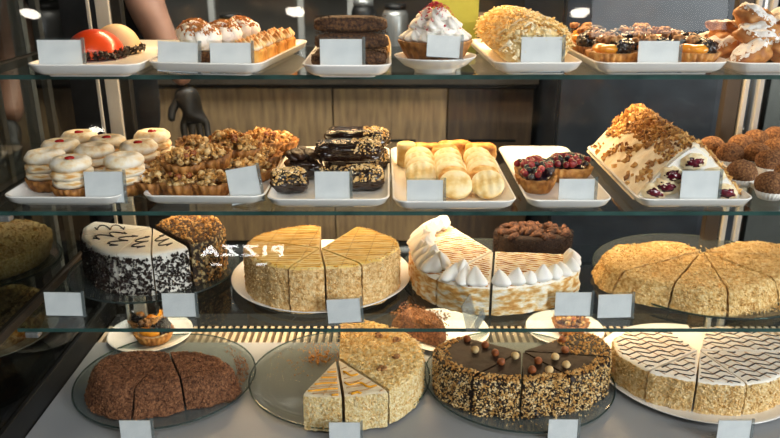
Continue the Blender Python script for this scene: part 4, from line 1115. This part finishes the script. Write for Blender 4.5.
pie(-.800,1.36,Z3+.001+.006,.13,'golden round pie behind the left side pane level with the lowest glass shelf',1,M_gold,1)
plate(-.800,1.36,.142,Z3-.0005,'glass plate under the upper golden pie behind the left pane',True,h=.006)
pie(-.825,1.34,.775+.006,.13,'golden round pie behind the left side pane just above the deck',4,M_nut2,1)
plate(-.825,1.34,.150,.775,'white plate under the lower golden pie behind the left pane',False,h=.010)
nc=thing('neighbouring_display_case','darker second display case standing left of the main one','display case',(0,0,0))
def nbar(a,b,m,name):
    mb=MB(); box(mb,a,b); return mb.build(name,m,nc,smooth=False)
nbar((-1.5,1.10,Z3-.008),(-.665,1.55,Z3-.001),M_glass,'shelf_pane'); nbar((-1.5,1.10,.767),(-.665,1.55,.774),M_glass,'shelf_pane'); nbar((-1.5,1.10,Z2-.008),(-.665,1.50,Z2-.001),M_glass,'shelf_pane')
nbar((-1.5,.88,.05),(-.705,1.6,.70),M_dark,'lower_body'); nbar((-1.5,.88,1.62),(-.71,1.6,1.66),M_dark,'roof')
for x0,x1,y,m in ((-.735,-.722,1.58,M_alu),(-.79,-.765,1.60,M_aluw),(-.85,-.842,1.6,M_alu),(-.93,-.90,1.6,M_alu)):
    nbar((x0,y,.70),(x1,y+.02,1.62),m,'upright')

# ------------------------------------------------------------------ behind the case
def struct(name,a,b,m):
    mb=MB(); box(mb,a,b); o=mb.build(name,m,None,smooth=False); o['kind']='structure'; return o
struct('floor',(-4,-4,-.05),(4,4.6,0),M_floor)
struct('wall_front',(-4,-4.1,0),(4,-4,2.8),M_wall)
struct('wall_back',(-4,4.5,0),(4,4.6,2.8),M_wall)
struct('wall_left',(-4.1,-4,0),(-4,4.6,2.8),M_wall)
struct('wall_right',(4,-4,0),(4.1,4.6,2.8),M_wall)
struct('ceiling',(-4,-4,2.8),(4,4.6,2.9),M_wall)
# back counter with wooden fronts
bc=thing('back_counter','long brown wooden counter behind the display case','counter',(0,2.62,0))
def cb(a,b,m,name,parent=bc,bv=.002):
    mb=MB(); box(mb,a,b); return bevel(mb.build(name,m,parent,smooth=False),bv)
cb((-1.35,.03,.0),(.51,.62,1.045),M_woodd,'carcass')
cb((-1.38,-.03,1.06),(.515,.65,1.105),mat('worktop_grey',['#3a342d','#463f36'],rough=.4,scale=8),'worktop')
cb((-1.35,-.012,1.046),(.51,.0,1.059),M_dark,'shadow_gap_strip')
for k,(x0,x1,m) in enumerate(((-1.33,-.72,M_wood),(-.712,-.205,M_wood),(-.197,.20,M_wood),(.208,.505,M_woodd))):
    d=cb((x0-.003,.0,.47),(x1,.028,1.042),m,'door')
    mb=MB(); tube(mb,[((x0+x1)/2-.09,-.02,.86),((x0+x1)/2-.09,-.02,.86),((x0+x1)/2+.09,-.02,.86)],.005,8); mb.build('handle',M_dark,d)
cb((-1.33,.0,.10),(.505,.03,.46),M_dark,'plinth')
# slate coloured steel refrigerator
fr=thing('steel_refrigerator','dark slate steel refrigerator behind the right half of the case','refrigerator',(0,2.35,0))
cb((.53,.02,0),(1.17,.7,2.05),M_slate,'cabinet',fr); d=cb((.535,-.01,.5),(1.165,.018,2.04),M_slate,'door',fr); cb((.535,-.01,.05),(1.165,.018,.49),M_slate,'drawer',fr)
mb=MB(); tube(mb,[(1.12,-.045,.95),(1.12,-.045,1.4)],.009,8); box(mb,(1.115,-.04,.96),(1.125,-.008,.97)); box(mb,(1.115,-.04,1.38),(1.125,-.008,1.39)); mb.build('handle',M_alu,d)
o=cb((1.32,-.1,0),(2.2,.02,2.4),M_alu,'cover',None); o.name='steel_wall_panel'; o.location=(0,2.7,0); setp(o,'grey steel panel right of the refrigerator','panel')
# yellow bag and boxes on the counter
r=thing('yellow_paper_bag','yellow paper bag standing on the wooden counter','bag',(.235,2.80,1.106))
mb=MB(); loft(mb,[[(-.075,-.04,0),(.075,-.04,0),(.075,.04,0),(-.075,.04,0)],[(-.08,-.045,.15),(.08,-.045,.15),(.08,.045,.15),(-.08,.045,.15)],[(-.085,-.01,.30),(.085,-.01,.30),(.085,.01,.30),(-.085,.01,.30)]]); mb.build('bag',M_yellow,r,smooth=False)
mb=MB(); box(mb,(-.086,-.012,.295),(.086,.012,.32)); mb.build('folded_top',M_yellow,r,smooth=False)
def jar(x,y,h,rad,m,lab,lidm):
    r=thing('storage_jar',lab,'jar',(x,y,1.106),0,'containers on the wooden counter'); lathe(MB(),[(rad*.9,0),(rad,.005),(rad,h*.8),(rad*.8,h*.9),(.002,h*.9)],seg=28).build('body',m,r); lathe(MB(),[(rad*.84,h*.9),(rad*.84,h),(.002,h)],seg=28).build('lid',lidm,r)
jar(-.62,3.0,.16,.05,mat('orange_yellow_tin',['#9a7416','#b18a22'],rough=.5,scale=10),'mustard yellow tin on the counter at the left',M_dark)
jar(-.10,2.9,.22,.045,M_dark,'tall black canister on the counter near the middle',M_alu)
jar(.02,2.95,.20,.05,M_alu,'brushed metal canister on the counter near the middle',M_dark)
r=thing('cardboard_box','brown cardboard box on the counter behind the flaky roll','box',(.33,3.0,1.106),.1); cb((-.1,-.08,0),(.1,.08,.16),mat('cardboard',['#7a5f40','#8c6e4c'],rough=.85,scale=20),'carton',r)
# wall rail with vertical tubes (blurred uprights)
r=thing('steel_shelving','steel shelving rack with thin uprights against the back wall','shelving',(0,4.1,0))
for k,x in enumerate((-1.5,-.9,-.45,-.20,.35,1.9,2.6)):
    mb=MB(); box(mb,(x-.015,-.2,0),(x+.015,-.17,2.3)); mb.build('upright',M_aluw,r,smooth=False)
for z in (.5,.95,1.4,1.9):
    mb=MB(); box(mb,(-1.55,-.2,z),(2.65,.3,z+.03)); mb.build('shelf',M_alu,r,smooth=False)
for k,(x,c,w) in enumerate(((-1.2,'#3d3a38',.3),(-.68,'#6d6659',.2),(.08,'#4c4a4a',.35),(2.2,'#7d7c78',.4))):
    o=cb((-w/2,-.12,.001),(w/2,.12,.26),mat('crate_%d'%k,[c],rough=.7),'storage_crate',None); o.location=(x,4.12,1.43); setp(o,['dark grey crate at the left on the steel shelving','olive crate on the steel shelving left of centre','charcoal crate on the steel shelving near the middle','pale grey crate at the right on the steel shelving'][k],'crate')

# ------------------------------------------------------------------ person behind the case
def skinfig(name,nodes,edges,m,parent,root=0,sub=2):
    me=bpy.data.meshes.new(name); me.from_pydata([n[0] for n in nodes],edges,[]); me.materials.append(m)
    o=bpy.data.objects.new(name,me); COL.objects.link(o); o.parent=parent
    md=o.modifiers.new('skin','SKIN'); md.use_smooth_shade=True
    for i,n in enumerate(nodes):
        sv=me.skin_vertices[0].data[i]; sv.radius=(n[1],n[2] if len(n)>2 else n[1]); sv.use_root=(i==root)
    sb=o.modifiers.new('sub','SUBSURF'); sb.levels=sub; sb.render_levels=sub
    return o
pp=thing('person','person in black top and gloves reaching down behind the left of the case','person',(-.80,2.12,0))
B=Vector((-.80,2.12,0))
def W_(x,y,z): return (x-B.x,y-B.y,z)
wr=aty(187,86,1.93); el=aty(146,8,1.98)
nodes=[(W_(-.80,2.12,.98),.10,.07),(W_(-.80,2.11,1.15),.09,.06),(W_(-.80,2.10,1.33),.12,.08),(W_(-.80,2.10,1.46),.12,.09),(W_(-.80,2.08,1.56),.055),(W_(-.80,2.05,1.64),.07,.085),(W_(-.80,2.05,1.74),.075,.09),
 (W_(-.665,2.08,1.47),.065),(tuple(el-B),.050),((wr.x-B.x,wr.y-B.y,wr.z),.026),
 (W_(-.965,2.10,1.46),.065),(W_(-1.02,2.06,1.20),.045),(W_(-.98,1.90,1.08),.028),
 (W_(-.71,2.12,.88),.06),(W_(-.70,2.12,.50),.065),(W_(-.70,2.12,.10),.045),(W_(-.89,2.12,.88),.06),(W_(-.90,2.12,.50),.065),(W_(-.90,2.12,.10),.045)]
edges=[(0,1),(1,2),(2,3),(3,4),(4,5),(5,6),(3,7),(7,8),(8,9),(3,10),(10,11),(11,12),(0,13),(13,14),(14,15),(0,16),(16,17),(17,18)]
skinfig('body',nodes,edges,M_skin,pp)
tn=[(W_(-.80,2.12,.90),.165,.13),(W_(-.80,2.11,1.15),.15,.12),(W_(-.80,2.10,1.33),.178,.128),(W_(-.80,2.10,1.465),.13,.10),(W_(-.665,2.08,1.475),.078),(W_(-.648,2.05,1.425),.072),(W_(-.965,2.10,1.465),.078),(W_(-.99,2.08,1.36),.068)]
skinfig('black_top',tn,[(0,1),(1,2),(2,3),(3,4),(4,5),(3,6),(6,7)],M_cloth,pp)
ln=[(W_(-.80,2.12,.97),.17,.135),(W_(-.71,2.12,.86),.125),(W_(-.70,2.12,.50),.085),(W_(-.70,2.12,.05),.07),(W_(-.89,2.12,.86),.125),(W_(-.90,2.12,.50),.085),(W_(-.90,2.12,.05),.07)]
skinfig('trousers',ln,[(0,1),(1,2),(2,3),(0,4),(4,5),(5,6)],M_cloth,pp)
def hand(base,d,side,m):
    """palm with four fingers and thumb; d = pointing direction"""
    d=Vector(d).normalized(); s=Vector(side).normalized(); nrm=d.cross(s)
    b=Vector(base)-B; N_=[(tuple(b-d*.01),.028,.026),(tuple(b+d*.035),.034,.020),(tuple(b+d*.075),.038,.017)]; E_=[(0,1),(1,2)]
    for k,(o_,l) in enumerate(((-.030,.055),(-.010,.068),(.010,.064),(.029,.050))):
        i=len(N_); q=b+d*.085+s*o_
        N_+= [(tuple(q),.0105),(tuple(q+d*l*.5+nrm*.008),.0095),(tuple(q+d*l+nrm*.022),.008)]; E_+=[(2,i),(i,i+1),(i+1,i+2)]
    i=len(N_); q=b+d*.03-s*.034
    N_+=[(tuple(q),.013),(tuple(q+d*.025-s*.018+nrm*.008),.0115),(tuple(q+d*.050-s*.022+nrm*.02),.0095)]; E_+=[(1,i),(i,i+1),(i+1,i+2)]
    skinfig('glove',N_,E_,m,pp,root=1)
hand(tuple(wr+Vector((.004,0,-.008))),(.10,-.05,-1),(1,.2,0),M_glove)
hand((-.98,1.90,1.08),(.1,-.6,-.6),(1,0,0),M_glove)
o=blob(MB(),(0,2.07-2.12,1.745),(.088,.105,.115),4,.05,2,seed=2).build('hair',M_hair,pp)
o=blob(MB(),(0,1.955-2.12,1.66),(.012,.014,.018),3).build('nose',M_skin,pp)
for sx in (-.03,.03):
    o=blob(MB(),(sx,1.968-2.12,1.695),(.012,.006,.006),3).build('eye',M_china,pp)
o=blob(MB(),(0,1.965-2.12,1.615),(.022,.006,.006),3).build('mouth',M_jam,pp)

# ------------------------------------------------------------------ lamps and sign behind the camera (seen mirrored in the leaning front pane)
def mirror_hit(px,py,plane_axis,val):
    d=ray(px,py).normalized(); o=Vector((0,0,CH)); t=(P0-o).dot(NF)/d.dot(NF); h=o+d*t; r=d-2*d.dot(NF)*NF
    t2=(val-h[plane_axis])/r[plane_axis]; return h+r*t2
for k,(px,py,lab) in enumerate(((30,13,'round ceiling downlight, left of the front row'),(295,11,'round ceiling downlight, middle of the front row'),(580,12,'round ceiling downlight, right of the front row'),(97,129,'round ceiling downlight furthest from the case'))):
    q=mirror_hit(px,py,2,2.795)
    r=thing('ceiling_downlight',lab,'ceiling light',(q.x,q.y,2.795),0,'round ceiling downlights')
    lathe(MB(),[(.045,-.004),(.001,-.004)],seg=32,cap1=True).build('lens',M_emitw,r)
    lathe(MB(),[(.047,0),(.047,-.006),(.056,-.006),(.056,0)],seg=32,cap0=False,cap1=False).build('trim_ring',M_aluw,r)
q=mirror_hit(243,251,1,-1.6)
r=thing('pizza_sign','lit sign reading PIZZA on the wall opposite the case','sign',(q.x,q.y,q.z))
mb=MB(); box(mb,(-.27,-.03,-.085),(.27,-.006,.045)); mb.build('board',M_dark,r,smooth=False)
for hx in (-.2,.2):
    mb=MB(); tube(mb,[(hx,-.018,.045),(hx,-.018,2.79-q.z)],.004,8); mb.build('hanger',M_alu,r)
cu=bpy.data.curves.new('letters','FONT'); cu.body='PIZZA'; cu.align_x='CENTER'; cu.align_y='CENTER'; cu.size=.072; cu.extrude=.002; cu.offset=.0012; cu.space_character=1.25; cu.materials.append(M_sign)
to=bpy.data.objects.new('letters',cu); COL.objects.link(to)
bpy.context.view_layer.update()
dg=bpy.context.evaluated_depsgraph_get(); me=bpy.data.meshes.new_from_object(to.evaluated_get(dg)); bpy.data.objects.remove(to)
lo=bpy.data.objects.new('letters',me); COL.objects.link(lo); lo.parent=r; lo.rotation_euler=(PI/2,0,PI); lo.location=(0,-.004,0); lo.scale=(1.75,1,1)
mb=MB(); box(mb,(-.15,-.006,-.070),(-.10,-.003,-.063)); box(mb,(.07,-.006,-.070),(.12,-.003,-.063)); mb.build('small_bars',M_sign,r,smooth=False)

# ------------------------------------------------------------------ light
def area(name,loc,tgt,sx,sy,power,col):
    l=bpy.data.lights.new(name,'AREA'); l.shape='RECTANGLE'; l.size=sx; l.size_y=sy; l.energy=power; l.color=col
    o=bpy.data.objects.new(name,l); COL.objects.link(o); o.location=loc
    o.rotation_euler=(Vector(tgt)-Vector(loc)).to_track_quat('-Z','Y').to_euler(); return o
area('right_daylight_fill',(3.4,-1.4,2.0),(.1,1.2,1.0),1.9,2.0,185,(.97,.99,1.0))  # daylight fill added at the front right; no window is built there
area('overhead_soft_fill',(.1,-.15,2.75),(.1,1.2,1.0),1.3,.6,24,(1,.97,.93))  # added soft fill from above, not a lamp panel of the shop
area('pane_haze_light',(1.22,-1.0,2.78),(1.0,1.0,1.2),.6,.35,2.3,(.95,.98,1.0))  # added area light; its reflection in the front pane makes the haze patch
WARM=(1,.66,.34)
area('case_top_lamp',(.12,1.42,1.605),(.12,1.24,1.20),1.2,.03,9,WARM)
area('shelf_lamp_upper',(.12,1.40,Z1-.012),(.12,1.40,Z2),1.1,.015,3,WARM)
area('shelf_lamp_middle',(.12,1.40,Z2-.012),(.12,1.40,Z3),1.1,.015,2.2,WARM)
area('shelf_lamp_lower',(.12,1.42,Z3-.012),(.12,1.42,Z4),1.1,.015,2.5,WARM)
area('rear_room_fill',(-.2,2.0,2.7),(-.2,3.0,.9),1.8,.5,80,(1,.93,.82))  # added fill that brightens the wooden counter and the back wall
w=bpy.data.worlds.new('world'); S.world=w; w.use_nodes=True
bg=w.node_tree.nodes['Background']; bg.inputs[0].default_value=(.86,.93,1,1); bg.inputs[1].default_value=.3
S.view_settings.view_transform='Standard'; S.view_settings.look='None'; S.view_settings.gamma=1; S.view_settings.exposure=0
S.cycles.transparent_max_bounces=16; S.cycles.max_bounces=8
for o in list(bpy.data.objects):
    if o.type=='MESH' and o.parent is None and o.name.startswith('cover'): pass
